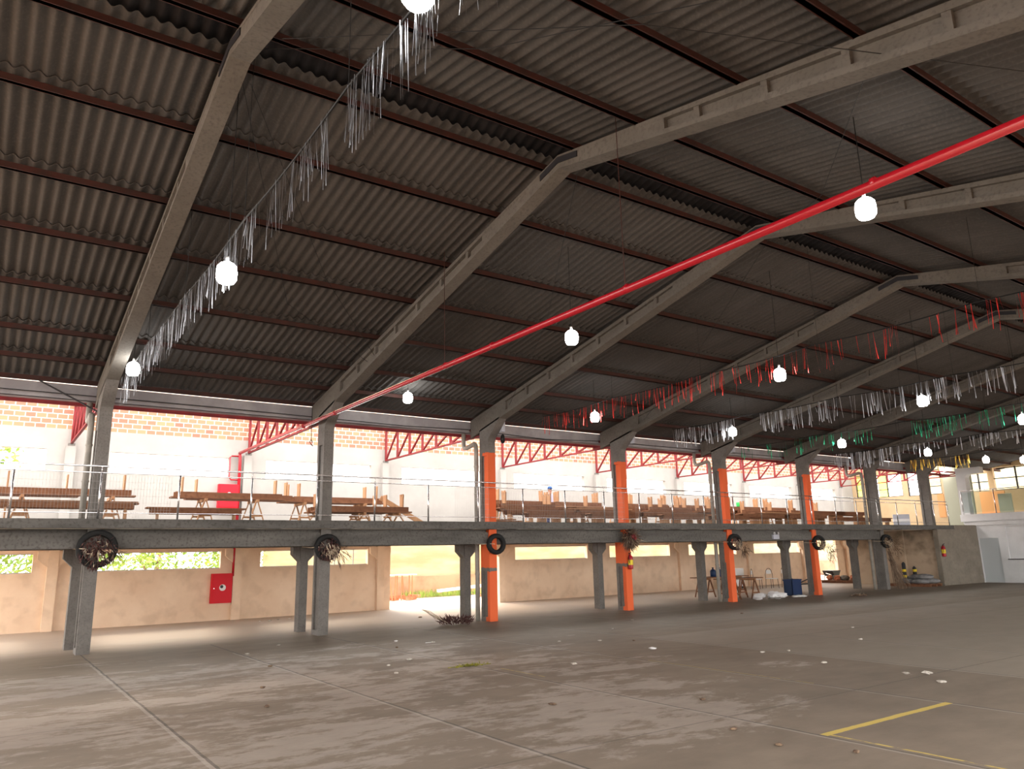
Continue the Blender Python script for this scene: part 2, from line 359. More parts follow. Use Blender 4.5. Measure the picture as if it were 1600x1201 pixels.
# ------------------------------------------------------------------ setting
tag(MB().box(XW - .2, 24, Y0, Y1, -.12, 0).build('floor', FLOORM), kind='structure', label='worn grey concrete hall floor with joints and yellow court lines')
tag(MB().box(-60, XW - .2, -50, 90, -.3, -.02).box(XW - .2, 0, -50, Y0, -.3, -.02).build('outside_ground', GROUND), 'pale dirt yard outside the side doorway', 'ground', kind='structure')

def wall_cells(mb, x0, x1, ya, yb, za, zb, holes):
    ys = sorted(set([ya, yb] + [h[0] for h in holes] + [h[1] for h in holes])); zs = sorted(set([za, zb] + [h[2] for h in holes] + [h[3] for h in holes]))
    for i in range(len(ys) - 1):
        for j in range(len(zs) - 1):
            cy = (ys[i] + ys[i + 1]) / 2; cz = (zs[j] + zs[j + 1]) / 2
            if any(h[0] < cy < h[1] and h[2] < cz < h[3] for h in holes): continue
            mb.box(x0, x1, ys[i], ys[i + 1], zs[j], zs[j + 1])
    return mb
bays = [(-4.0, -1.1), (.55, 4.03), (5.3, 9.12), None, (15.57, 19.4), (20.7, 24.5), (25.8, 29.3), (30.7, 34.6)]
low_holes = [(a, b, 1.6, 2.14) for bb in bays if bb for a, b in [bb]] + [(10.0, 14.75, 0, 2.24), (35.5, 38.05, 0, 2.24)]
up_bays = [(-4.0, -1.06), (.6, 4.1), (5.33, 9.18), (10.43, 13.98), (15.6, 19.4), (20.75, 24.5), (25.8, 29.4), (30.8, 34.4), (35.6, 38.6)]
up_holes = [(a, b, 4.52, 5.14) for a, b in up_bays]
wl = wall_cells(MB(), XW - .18, XW, YA, 40.4, 0, 2.56, low_holes).build('wall_left', PLAST); tag(wl, kind='structure', label='beige plastered side wall with a strip window in each bay')
wu = wall_cells(MB(), XW - .18, XW, YA, 40.4, 2.56, 5.76, up_holes).build('wall_left_upper', PLAST_UP); tag(wu, kind='structure', label='pale grey plastered wall above the mezzanine')
wb_ = MB().box(XW - .16, XW - .01, YA, 40.4, 5.76, 8.7).build('brickwork', BRICKW, wu)  # top carried up out of view to keep low sun off the hall
for n in range(0, 9):
    yc = YN[n] - .15
    p = MB().box(XW, XW + .14, yc - .30, yc - .03, 0, 2.56)
    for sgn in (-1, 1):
        ye = yc - .165 + sgn * .135
        p.prism_x([(ye, 1.75), (ye + sgn * .26, 1.98), (ye + sgn * .26, 2.2), (ye, 2.2)], XW, XW + .12)
    p.build('pilaster', PLAST, wl)
    MB().box(XW, XW + .16, yc - .16, yc + .10, 2.75, 5.24).build('pilaster', PLAST_UP, wu)
MB().box(XW, XW + .05, YA, 40.4, 2.24, 2.56).build('lintel_beam', PLAST, wl)
tag(wall_cells(MB(), 19.85, 20.05, Y0, 44.3, 0, 6.0, [(a - .4, b + .6, .6, 5.4) for a, b in up_bays]).build('wall_right_unseen', PLAST), kind='structure', label='unseen side wall added on the camera side to limit daylight')  # unseen wall with openings, added to control daylight from this side
tag(MB().box(-.3, 19.85, Y0 - .2, Y0, 0, 3.2).build('wall_near_unseen', PLAST), kind='structure', label='unseen end wall added behind the camera to cut daylight')  # unseen, added to darken the hall from its open end
k = 1
for bb in bays:
    if not bb: continue
    a, b = bb; f = MB()
    f.box(XW - .12, XW - .08, a, b, 1.6, 1.625).box(XW - .12, XW - .08, a, b, 2.115, 2.14)
    if k == 3:
        for yy in (7.9, 8.6): f.box(XW - .12, XW - .09, yy - .012, yy + .012, 1.6, 2.14)
    tag(f.build('window_%d' % k, ZINC), kind='structure', label='slim frame of an open strip window under the mezzanine'); k += 1

tag(MB().box(24, 70, -50, 90, -.3, -.02).box(0, 24, -50, Y0, -.3, -.02).build('outside_ground_right', SOIL), 'reddish dirt beyond the camera side of the hall', 'ground', kind='structure')
# roof
def T(x): return 6.06 + .208 * min(x, 19.8 - x)       # top of the rafters
def Bt(x): return 5.55 + .236 * min(x, 19.8 - x)       # underside of the rafters
PX = [-.98, .12, 1.4, 3.12, 4.85, 6.35, 8.1, 9.5]
def sheets(name, sign, label):
    me_v = []; me_f = []
    pitch = .177; ns = int((Y1 - 1 - Y0) / pitch * 8)
    rows = []
    for i in range(len(PX) - 1):
        lo = PX[i] - (.16 if i else .28); hi = PX[i + 1] + (.12 if i < len(PX) - 2 else .16)
        rows.append((lo, hi))
    for (lo, hi) in rows:
        for (xx, dz, th) in ():
            pass
        base = len(me_v)
        prof = [(lo, .042), (hi, .004), (hi, .014), (lo, .052)]
        for j in range(ns + 1):
            y = Y0 + j * pitch / 8; wv = .030 * math.cos(2 * math.pi * j / 8)
            for (x, dz) in prof:
                X = x if sign > 0 else 19.8 - x
                me_v.append((X, y, T(x) + .10 + .030 + dz + wv))
        for j in range(ns):
            a = base + j * 4; b2 = a + 4
            for q in ((0, 1), (1, 2), (2, 3), (3, 0)): me_f.append((a + q[0], a + q[1], b2 + q[1], b2 + q[0]))
    mb = MB(); mb.v = me_v; mb.f = me_f
    o = mb.build(name, ROOF, smooth=False)
    for p_ in o.data.polygons: p_.use_smooth = True
    o.data.polygons.foreach_set('use_smooth', [True] * len(o.data.polygons))
    try:
        o.data.set_sharp_from_angle(angle=math.radians(50))
    except Exception: pass
    return tag(o, kind='structure', label=label)
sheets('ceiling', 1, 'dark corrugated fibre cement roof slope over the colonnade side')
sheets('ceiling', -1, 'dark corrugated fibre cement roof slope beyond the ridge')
# ridge cap
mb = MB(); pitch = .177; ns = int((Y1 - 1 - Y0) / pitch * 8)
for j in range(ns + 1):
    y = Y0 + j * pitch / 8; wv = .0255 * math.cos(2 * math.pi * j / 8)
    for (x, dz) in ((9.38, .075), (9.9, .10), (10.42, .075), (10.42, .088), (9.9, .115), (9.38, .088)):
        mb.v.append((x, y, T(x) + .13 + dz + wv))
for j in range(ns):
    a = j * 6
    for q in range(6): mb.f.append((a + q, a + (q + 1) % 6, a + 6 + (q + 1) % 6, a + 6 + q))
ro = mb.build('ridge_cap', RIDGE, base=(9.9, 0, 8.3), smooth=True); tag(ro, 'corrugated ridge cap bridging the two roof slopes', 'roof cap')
# roof purlins
for i, px in enumerate(PX):
    for side in (1, -1):
        X = px if side > 0 else 19.8 - px
        z = T(px)
        b = MB().box(X - .03, X + .03, Y0, Y1 - 1.2, z, z + .10).box(X - .045, X + .045, Y0, Y1 - 1.2, z, z + .012)
        if side > 0: lab = 'dark red steel roof purlin over the colonnade slope, %s up from the eave' % NTH[i]
        else: lab = 'dark red steel roof purlin on the slope beyond the ridge, %s down from the ridge' % NTH[len(PX) - 1 - i]
        if i == len(PX) - 1: lab = 'dark steel purlin just %s side of the ridge cap' % ('colonnade' if side > 0 else 'far')
        tag(b.build('roof_purlin', RUST, base=(X, 0, z)), lab, 'purlin', 'roof purlins')

# ------------------------------------------------------------------ portal frames
FL = {-1: 'bare grey concrete portal frame nearest the camera end of the hall', 0: 'bare concrete portal frame with the leftmost column in view',
      1: 'bare concrete portal frame second from left, big rafter crossing the top right', 2: 'portal frame whose column is orange and holds the plain black tyre',
      3: 'portal frame with orange column holding the red fire extinguisher', 4: 'portal frame with orange column beside the trestle tables',
      5: 'portal frame with half bare, half orange column beside the dark blue crate', 6: 'bare concrete portal frame with bundled sticks leaning on its column',
      7: 'farthest concrete portal frame near the white kiosk building'}
for n in range(-1, 8):
    y1 = YN[n]; y0 = y1 - .26; ym = (y0 + y1) / 2
    root = thing('portal_frame', (-.2, ym, 0), FL[n], 'concrete frame', 'concrete portal frames')
    # columns (shaft with recessed sides and a flared head)
    def column(mirror, m):
        fx = (lambda x: x) if not mirror else (lambda x: 19.8 - x)
        c = MB()
        def bx(a, b, w0, w1, z0, z1): c.box(min(fx(a), fx(b)), max(fx(a), fx(b)), w0, w1, z0, z1)
        bx(-.45, -.35, y0, y1, 0, 5.1); bx(-.10, 0, y0, y1, 0, 5.1)
        if n in (2, 4, 3):
            bx(-.35, -.10, y0 + .06, y1 - .06, 0, 5.1); bx(-.35, -.10, y0 + .005, y1 - .005, 1.38, 2.56)
        else: bx(-.35, -.10, y0 + .05, y1 - .05, 0, 5.1)
        bx(-.35, -.10, y0 + .002, y1 - .002, 4.7, 5.12); bx(-.35, -.10, y0 + .002, y1 - .002, 0, .12)
        pl = [(-.45, 5.1), (0, 5.1), (.04, 5.2), (.62, 5.70), (.62, Bt(.62) + .05), (-.45, Bt(-.45) + .05)]
        pl = [(fx(a), z) for a, z in pl]
        c.prism_y(pl, y0, y1)
        return c.build('column', m, root)
    pm = {2: PAINT_A, 3: PAINT_A, 4: PAINT_B, 5: PAINT_B}.get(n, CONC)
    column(False, pm); column(True, CONC)
    for mirror in (False, True):
        fx = (lambda x: x) if not mirror else (lambda x: 19.8 - x)
        def strip(r, xa, xb, ba, bb2, w0, w1):     # between heights given as fraction of depth
            d = lambda x, t: Bt(x) + (T(x) - Bt(x)) * t
            pl = [(fx(xa), d(xa, ba)), (fx(xb), d(xb, ba)), (fx(xb), d(xb, bb2)), (fx(xa), d(xa, bb2))]
            r.prism_y(pl, w0, w1)
        r = MB()
        strip(r, -.95, 9.9, 0, .24, y0, y1); strip(r, -.95, 9.9, .78, 1, y0, y1)
        strip(r, -.95, .95, .24, .78, y0 + .003, y1 - .003); strip(r, 7.6, 9.9, .24, .78, y0 + .003, y1 - .003)
        strip(r, .95, 7.6, .24, .78, y0 + .075, y1 - .075)
        xs = 1.9
        while xs < 7.2: strip(r, xs, xs + .09, .24, .78, y0 + .012, y1 - .012); xs += 1.02
        r.build('rafter', CONC_LT, root)
    g = MB()
    for (ya, yb) in ((y0 - .012, y0), (y1, y1 + .012)):
        zc = (Bt(9.9) + T(9.9)) / 2 + .02
        g.prism_y([(9.42, zc - .15), (9.9, zc - .045), (10.38, zc - .15), (10.38, zc - .05), (9.9, zc + .06), (9.42, zc - .05)], ya, yb)
    g.build('ridge_plate', WINB, root)

# ------------------------------------------------------------------ mezzanine
sl = MB().box(XW, .3, YA, 36.2, 2.56, 2.75)
rr = random.Random(3); y = YA
while y < 36:      # ragged underside of the nosing
    l = rr.uniform(.5, 1.1); sl.prism_x([(y, 2.565), (y + l, 2.565), (y + l * .75, 2.565 - rr.uniform(.005, .025))], .16, .298); y += l
tag(sl.build('mezzanine_slab', CONC_SLAB, base=(-3, 0, 2.56)), 'grey concrete mezzanine floor slab running along the colonnade', 'mezzanine floor')
MB().box(XW + .02, .1, YA, 36.0, 2.548, 2.56).build('bounce_soffit', BOUNCE_SOFF, bpy.data.objects['mezzanine_slab'])  # unseen pale layer, added to bounce light onto the lower wall
tag(MB().box(-.3, -.05, YA, 30.3, 2.14, 2.47).box(-.3, -.16, YA, 30.3, 2.47, 2.56).build('edge_beam', CONC_SLAB, base=(-.15, 0, 2.14)), 'long grey concrete beam under the front edge of the mezzanine', 'beam')
tag(MB().box(-1.54, -1.30, YA, 32.6, 2.14, 2.56).build('support_beam', CONC_SLAB, base=(-1.42, 0, 2.14)), 'concrete beam carried by the inner row of pillars under the mezzanine', 'beam')
for n in range(0, 7):
    y1 = YN[n] - .1; y0 = y1 - .21
    if n == 0: y1 -= .05; y0 -= .05
    lab = {-1: 'short grey pillar under the mezzanine, out at the near end', 0: 'short concrete pillar hidden behind the leftmost wreath column', 6: 'short corbelled pillar behind the farthest leaning sticks'}.get(n, 'short corbelled concrete pillar under the mezzanine, %s counted from the left' % NTH[n])
    root = thing('support_pillar', (-1.42, (y0 + y1) / 2, 0), lab, 'pillar', 'short pillars under the mezzanine')
    MB().box(-1.56, -1.28, y0, y1, 0, 2.14).build('shaft', CONC, root)
    for s, ye in ((-1, y0), (1, y1)):
        MB().prism_x([(ye, 1.76), (ye + s * .19, 1.95), (ye + s * .19, 2.139), (ye, 2.139)], -1.54, -1.30).build('corbel', CONC, root)

# ------------------------------------------------------------------ eave: gutter, red beam, trusses, downpipes
def dwell(a, b): return [a, b]
g = MB().box(-1.34, -1.10, Y0, 37.5, 5.50, 5.515).box(-1.115, -1.10, Y0, 37.5, 5.50, 5.845).box(-1.355, -1.34, Y0, 37.5, 5.50, 5.80).box(-1.12, -1.085, Y0, 37.5, 5.835, 5.852)
tag(g.build('roof_gutter', ZINC, base=(-1.2, 0, 5.5)), 'long pale metal box gutter under the eave', 'gutter')
tag(MB().box(-1.44, -1.38, Y0, 40.2, 5.42, 5.53).build('eave_rail', REDST, base=(-1.4, 0, 5.4)), 'thin red steel rail under the pale gutter', 'rail')
for n in range(0, 9):
    yt = YN[n] - .15 + (.0 if n else -.02)
    lab = 'red steel lattice truss from side wall to %s' % {0: 'the leftmost column', 1: 'the second column from left', 2: 'the orange column with the plain tyre', 3: 'the orange column with the extinguisher', 4: 'the orange column by the trestle tables', 5: 'the half orange column', 6: 'the column with leaning sticks', 7: 'the farthest colonnade column', 8: 'the far end near the coloured windows'}[n]
    root = thing('lattice_truss', (XW + .05, yt, 5.3), lab, 'truss', 'red lattice trusses')
    xa, xb = XW + .06, -.47
    zt = lambda x: 6.52 + (5.50 - 6.52) * (x - xa) / (xb - xa)
    zb = lambda x: 5.34
    MB().bar((xa, yt, zt(xa)), (xb, yt, zt(xb)), .09, .08).build('top_chord', REDST, root)
    MB().bar((xa, yt, 5.34), (xb, yt, 5.34), .07, .05).build('bottom_chord', REDST, root)
    N_ = 7
    for i in range(N_):
        x = xa + (xb - xa) * i / N_ + .02
        MB().bar((x, yt, 5.34), (x, yt, zt(x)), .07, .065).build('post', REDST, root)
        x2 = xa + (xb - xa) * (i + 1) / N_
        MB().bar((x + .02, yt, 5.36), (x2, yt, zt(x2) - .03), .055, .055, (0, 1, 0)).build('diagonal', REDST, root)
    MB().box(XW + .012, XW + .10, yt - .09, yt + .09, 5.12, 5.33).build('bracket', CONC, root)
for n in (0, 2, 4, 6):
    ye = YN[n] - .35
    root = thing('rainwater_pipe', (-.5, ye, 0), 'grey plastic rainwater pipe with elbow beside %s' % {0: 'the leftmost column', 2: 'the orange column with the plain tyre', 4: 'the orange column by the trestle tables', 6: 'the column with leaning sticks'}[n], 'pipe', 'rainwater downpipes')
    MB().tube([(-1.22, ye, 5.49), (-1.22, ye, 5.14), (-1.17, ye, 5.04), (-1.05, ye, 5.02), (-.6, ye, 5.10), (-.53, ye, 5.06), (-.505, ye, 4.9), (-.505, ye, 2.76)], .065, 12).build('upper_pipe', PVC, root, smooth=True)
    if n: MB().tube([(-.505, ye, 2.55), (-.505, ye, 0.0)], .065, 12).build('lower_pipe', PVC, root, smooth=True)
    for z in ((1.3, 3.6, 4.4) if n else (3.6, 4.4)): MB().ring((-.505, ye, z), (0, 0, 1), .067, .012, 16, 6, 2.0).build('pipe_clamp', PVC, root)

# ------------------------------------------------------------------ railing
root = thing('mezzanine_railing', (.2, 12, 2.75), 'stainless steel railing along the front edge of the mezzanine', 'railing')
posts = [-4.3, -3.57, -1.99, -.41, 1.17, 2.78, 4.39, 5.95, 7.53, 9.13, 10.7, 12.3, 13.9, 15.45, 17.0, 18.6, 20.2, 21.8, 23.4, 24.97, 26.66, 28.21, 29.84, 31.42, 33.08, 34.71, 36.05]
for py in posts: MB().tube([(.2, py, 2.75), (.2, py, 3.73)], .021, 10).tube([(.2, py, 3.73), (.2, py, 3.865)], .008, 6).build('post', STEEL, root, smooth=True)
MB().tube([(.2, -4.3, 3.87), (.2, 36.05, 3.87)], .019, 8).build('top_rail', STEEL, root, smooth=True)
MB().tube([(.2, -4.3, 3.73), (.2, 36.05, 3.73)], .011, 8).build('middle_rail', STEEL, root, smooth=True)
MB().tube([(.2, -4.3, 2.88), (.2, 36.05, 2.88)], .008, 8).build('bottom_rail', STEEL, root, smooth=True)
def wire_panel(y0, y1, lab):
    m = MB(); y = y0
    while y <= y1: m.bar((.165, y, 2.76), (.165, y, 3.70), .0035, .0035); y += .062
    z = 2.8
    while z < 3.7: m.bar((.165, y0, z), (.165, y1, z), .0035, .0035); z += .15
    tag(m.build('wire_mesh_panel', MESHW, base=(.165, (y0 + y1) / 2, 2.75)), lab, 'wire mesh', 'mesh panels on the railing')
wire_panel(-2.9, 1.05, 'wire mesh panel on the railing in front of the leftmost timber pile')
wire_panel(8.4, 9.55, 'narrow wire mesh panel on the railing left of the plain tyre column')
wire_panel(9.9, 14.8, 'long wire mesh panel on the railing between the first two orange columns')
wire_panel(15.3, 19.0, 'wire mesh panel on the railing right of the extinguisher column')

# ------------------------------------------------------------------ lamps
def lamp(x, y, z, top, lab):
    root = thing('hanging_lamp', (x, y, z), lab, 'lamp', 'hanging bulbs')
    MB().tube([(x, y, z + .2), (x, y, top)], .006, 6).build('cord', WIRE, root)
    MB().lathe([(.022, .14), (.024, .21), (.012, .225)], (x, y, z), 12).build('socket', SOCK, root, smooth=True)
    MB().lathe([(.03, -.145), (.095, -.135), (.125, -.09), (.13, 0), (.12, .08), (.085, .12), (.03, .15)], (x, y, z), 20).build('bulb', BULB, root, smooth=True)
def rooft(x): return T(x) + .135
LM = [(1.75, -.2, 5.72, 'lit white bulb lowest at the left, above the leftmost column'), (9.0, -.2, 5.42, 'lit white bulb amid the left silver tinsel'),
      (14.2, -.2, 5.95, 'large lit bulb cut by the top edge of the photo'),
      (.75, 6.6, 5.98, 'lit bulb under the roof between the second and the first orange column'), (7.67, 6.6, 5.91, 'lit bulb just below the long red pipe in mid picture'),
      (13.74, 6.6, 6.13, 'lit bulb beneath the red pipe at upper right'),
      (2.45, 11.7, 5.62, 'lit bulb near the left end of the red tinsel'), (8.65, 11.7, 5.57, 'lit bulb hanging in the middle of the red tinsel'),
      (2.62, 17.5, 5.6, 'lit bulb at the gap in the second silver tinsel'), (8.8, 17.5, 5.52, 'lit bulb in the long silver tinsel at right'),
      (4.15, 21.2, 5.25, 'lit bulb on the green tinsel'), (9.66, 21.2, 5.2, 'lit bulb at the right edge of the photo above the green tinsel'),
      (3.9, 27.4, 5.34, 'lit bulb below the short far silver tinsel'), (3.56, 33, 5.39, 'small far lit bulb left of the gold tinsel middle'), (5.0, 33, 5.22, 'farthest right small lit bulb by the gold tinsel')]
for x, y, z, lab in LM: lamp(x, y, z, rooft(x), lab)

# ------------------------------------------------------------------ tinsel garlands
def garland(y, z, x0, x1, m, dens, lmin, lmax, lab, gaps=(), seed=1, w=.012, zend=None):
    r = random.Random(seed)
    zend = z if zend is None else zend
    sag = lambda x: -.05 * math.sin(math.pi * ((x - x0) % 3.2) / 3.2)
    Z = lambda x: z + (zend - z) * (x - x0) / (x1 - x0) + sag(x)
    root = thing('tinsel_garland', ((x0 + x1) / 2, y, z), lab, 'garland', 'foil garlands under the roof')
    pts = []; x = x0
    while x <= x1 + .01: pts.append((x, y, Z(x))); x += .4
    MB().tube(pts, .012, 6).build('cord', WIRE, root)
    x = x0
    while x <= x1 + .01: MB().tube([(x, y, Z(x)), (x, y, T(x) + .13)], .004, 4).build('hanger_wire', WIRE, root); x += (x1 - x0) / max(1, round((x1 - x0) / 3.2))
    f = MB(); x = x0
    while x < x1:
        x += r.expovariate(dens) * (1 if r.random() > .05 else 5)
        if any(a < x < b for a, b in gaps) or x > x1: continue
        n = 1 if r.random() > .2 else 2
        for _ in range(n):
            xx = x + r.uniform(-.03, .03); L_ = r.uniform(lmin, lmax) * (1 if r.random() > .2 else .55); sw = r.uniform(-.03, .03)
            a = r.uniform(0, 3.14); yy = y + r.uniform(-.03, .03)
            q = 4; prev = None; o = len(f.v)
            for i in range(q + 1):
                t = i / q; a2 = a + t * .8; ww = w * (.7 + .5 * t) / 2
                px = xx + sw * t * t; py = yy + sw * t; pz = Z(xx) - L_ * t
                f.v.append((px - math.cos(a2) * ww, py - math.sin(a2) * ww, pz)); f.v.append((px + math.cos(a2) * ww, py + math.sin(a2) * ww, pz))
            for i in range(q): f.f.append((o + 2 * i, o + 2 * i + 1, o + 2 * i + 3, o + 2 * i + 2))
    fr = f.build('fringe', m, root); fr['kind'] = 'stuff'
garland(-.2, 5.88, .1, 19.3, SILV, 34, .38, .72, 'silver tinsel garland strung up the left of the photo to the top edge', seed=2, w=.0055)
garland(11.7, 6.03, .0, 19.3, REDF, 13, .35, .62, 'red tinsel garland crossing the middle distance', seed=3, w=.011)
garland(17.5, 6.05, .0, 19.3, SILV, 22, .50, .70, 'long thick silver tinsel garland behind the red one', gaps=((2.75, 3.4), (11, 11.8)), seed=4, w=.016)
garland(21.2, 5.66, -.1, 19.3, GRNF, 15, .35, .6, 'green tinsel garland behind the silver ones', seed=5, w=.015)
garland(27.4, 5.75, -.1, 2.8, SILV, 20, .5, .75, 'short dense silver tinsel garland far back near the last column', seed=6, w=.025)
garland(27.4, 5.78, 2.9, 19.3, SILV, 11, .2, .6, 'sparse silver tinsel garland far back to the right', seed=7, w=.02)
garland(33.0, 5.74, .3, 19.3, GOLDF, 15, .3, .6, 'gold tinsel garland farthest back', seed=8, w=.025)

# ------------------------------------------------------------------ fire pipes and cabinets
root = thing('fire_pipe', (8, 4.38, 5.3), 'long glossy red sprinkler pipe crossing under the roof', 'pipe')
MB().tube([(XW + .12, 4.40, 5.31), (19.4, 4.38, 5.27)], .052, 14).build('long_pipe', REDP, root, smooth=True)
MB().tube([(XW + .12, 4.40, 5.31), (XW + .12, 4.42, 5.2), (XW + .12, 4.44, 2.76)], .05, 12).build('riser', REDP, root, smooth=True)
MB().tube([(XW + .10, 4.42, 2.55), (XW + .10, 4.42, 1.35)], .045, 12).build('lower_riser', REDP, root, smooth=True)
MB().tube([(XW + .12, 4.40, 5.2), (XW + .12, 4.15, 5.2), (XW + .12, 4.1, 5.15), (XW + .12, 4.1, 4.5), (XW + .12, 4.16, 4.42), (XW + .12, 4.42, 4.42)], .026, 8).build('bypass_pipe', REDP, root, smooth=True)
for x in (-1.0, 1.2, 6.6, 8.2, 11.5, 15.0): MB().lathe([(.052, 0), (.062, .004), (.062, .05), (.052, .054)], (x, 4.39, 5.295), 14, (1, 0, 0)).build('coupling', REDP, root, smooth=True)
for x in (6.6, 11.5): MB().tube([(x, 4.38, 5.33), (x, 4.38, rooft(x))], .006, 5).build('hanger_wire', RUST, root)
def cabinet(y, z0, z1, lab, vents):
    root = thing('hose_cabinet', (XW + .1, y, z0), lab, 'fire cabinet', 'fire hose cabinets')
    a, b = y - .33, y + .30
    MB().box(XW, XW + .17, a, b, z0, z1).build('body', CABR, root)
    MB().box(XW + .17, XW + .185, a + .03, b - .03, z0 + .03, z1 - .03).build('door', CABR, root)
    d = MB()
    d.lathe([(.10, 0), (.10, .012), (.085, .016)], (XW + .185, y + .0, (z0 + z1) / 2 + .02), 18, (1, 0, 0)); d.build('round_label', WHITE, root)
    MB().lathe([(.05, 0), (.05, .004)], (XW + .202, y - .03, (z0 + z1) / 2 + .05), 12, (1, 0, 0)).build('label_print', WINB, root)
    MB().lathe([(.016, 0), (.016, .02)], (XW + .185, a + .07, (z0 + z1) / 2), 8, (1, 0, 0)).build('latch', STEEL, root)
cabinet(4.09, .53, 1.44, 'red fire hose cabinet on the beige wall under the mezzanine', True)
cabinet(4.12, 3.5, 4.27, 'red fire hose cabinet on the upper wall behind the timber', True)

def extinguisher(x, y, z, lab, s=1.0):
    root = thing('fire_extinguisher', (x, y, z), lab, 'fire extinguisher')
    MB().lathe([(.02, 0), (.075 * s, .01), (.08 * s, .04), (.08 * s, .36 * s), (.06 * s, .42 * s), (.025, .45 * s), (.025, .49 * s)], (x, y, z), 16).build('cylinder', REDP, root, smooth=True)
    MB().lathe([(.0815 * s, .14 * s), (.0825 * s, .15 * s), (.0825 * s, .29 * s), (.0815 * s, .30 * s)], (x, y, z), 16).build('label_band', YEL, root, smooth=True)
    MB().bar((x, y, z + .5 * s), (x + .10, y - .05, z + .54 * s), .02, .02).bar((x, y, z + .47 * s), (x + .10, y - .05, z + .47 * s), .02, .015).build('handle', WINB, root)
    MB().tube([(x, y, z + .48 * s), (x + .05, y - .1, z + .52 * s), (x + .06, y - .13, z + .4 * s), (x + .06, y - .10, z + .2 * s)], .011, 6).build('hose', RUBBER, root, smooth=True)
extinguisher(.09, 15.02, 1.28, 'red fire extinguisher hung on the second orange column')
extinguisher(.42, 34.66, 1.3, 'red fire extinguisher on the end corner of the grey concrete wall', 1.1)

# emergency light on the edge beam
root = thing('emergency_light', (0, 22.8, 2.2), 'small white twin spot emergency light on the beam', 'emergency light')
MB().box(-.05, .03, 22.62, 22.98, 2.19, 2.36).build('battery_box', GREY, root)
for yy in (22.68, 22.9):
    MB().lathe([(.02, -.03), (.045, .03), (.045, .04)], (.02, yy, 2.41), 12, (1, 0, .1)).build('spot_lamp', WHITE, root, smooth=True)
# small boxes and cable coils high on the columns
for n in (2, 3, 4):
    y = YN[n]
    root = thing('junction_box', (.3, y + .05, 5.35), 'small grey junction box high on the %s orange column' % NTH[n - 2], 'electrical box', 'column top junction boxes')
    MB().box(.22, .40, y + .002, y + .10, 5.36, 5.66).build('box_body', GREY, root)
    MB().box(.235, .385, y + .10, y + .108, 5.375, 5.645).build('cover', GREY, root)
root = MB().ring((.30, YN[2] + .07, 5.16), (.3, 1, 0), .11, .028, 20, 8, 1.2).ring((.31, YN[2] + .08, 5.14), (.2, 1, .1), .10, .018, 20, 6)
tag(root.build('cable_coil', WIRE, base=(.3, YN[2] + .07, 5.05), smooth=True), 'coil of black cable below the junction box on the first orange column', 'cable')
CW = [([(9.4, -.25, 7.9), (4.0, 2.2, 6.9), (2.6, 4.6, 6.3)], 'thin wire slanting from the left ridge joint to the second rafter'),
      ([(9.9, 5.0, 7.9), (5.6, 7.6, 6.9), (1.2, 9.6, 6.0)], 'thin wire slanting from the second ridge joint towards the first orange column'),
      ([(9.9, 10, 7.9), (5.6, 12.6, 6.9), (1.2, 14.9, 6.0)], 'thin wire slanting behind the red tinsel'),
      ([(10.2, -.3, 7.9), (12.4, 1.6, 7.3), (18, 4.5, 6.3)], 'thin dark wire crossing the roof at upper middle'),
      ([(11.2, -.3, 7.4), (14.0, 2.4, 6.9), (16.3, 6.8, 6.6)], 'second thin dark wire crossing towards the right lamp'),
      ([(14.8, 5, 6.9), (12.2, 8.2, 7.4), (10.4, 9.7, 7.9)], 'thin wire slanting down left of the upper right lamp'),
      ([(2.6, 4.9, 6.3), (5.6, 2.4, 6.95), (9.6, -.2, 7.8)], 'thin sagging wire crossing the second bay')]
for i, (pts, lab) in enumerate(CW): tag(MB().tube(pts, .005, 5).build('roof_wire', WIRE, base=pts[1]), lab, 'wire', 'roof bracing wires')
root = thing('hanging_hook', (-.5, 4.0, 4.9), 'black cord with a small hook hanging beside the second column', 'hook')
MB().tube([(-.45, 4.42, 6.1), (-.45, 4.42, 4.86)], .008, 5).build('cord', WIRE, root)
MB().tube([(-.45, 4.42, 4.86), (-.45, 4.38, 4.8), (-.45, 4.42, 4.74), (-.45, 4.47, 4.7)], .012, 6).tube([(-.45, 4.42, 4.86), (-.45, 4.46, 4.78)], .012, 6).build('hook', WIRE, root)
tag(MB().tube([(-1.0, Y0, 5.62), (-.98, 2, 5.6), (-.98, 7.4, 5.54), (-1.0, 9.6, 5.6), (-.98, 12.5, 5.5), (-1, 15, 5.6), (-.98, 20, 5.6), (-1, 30, 5.6)], .01, 6).build('eave_cable', WIRE, base=(-1, 0, 5.6)), 'black cable looping along the gutter', 'cable')
for n in (0,):
    tag(MB().tube([(-.98, -1.7, 5.86), (-.5, -.5, 5.15)], .02, 6).build('diagonal_strut', WINB, base=(-.7, -1, 5.3)), 'short dark strut from eave to the leftmost column', 'strut')

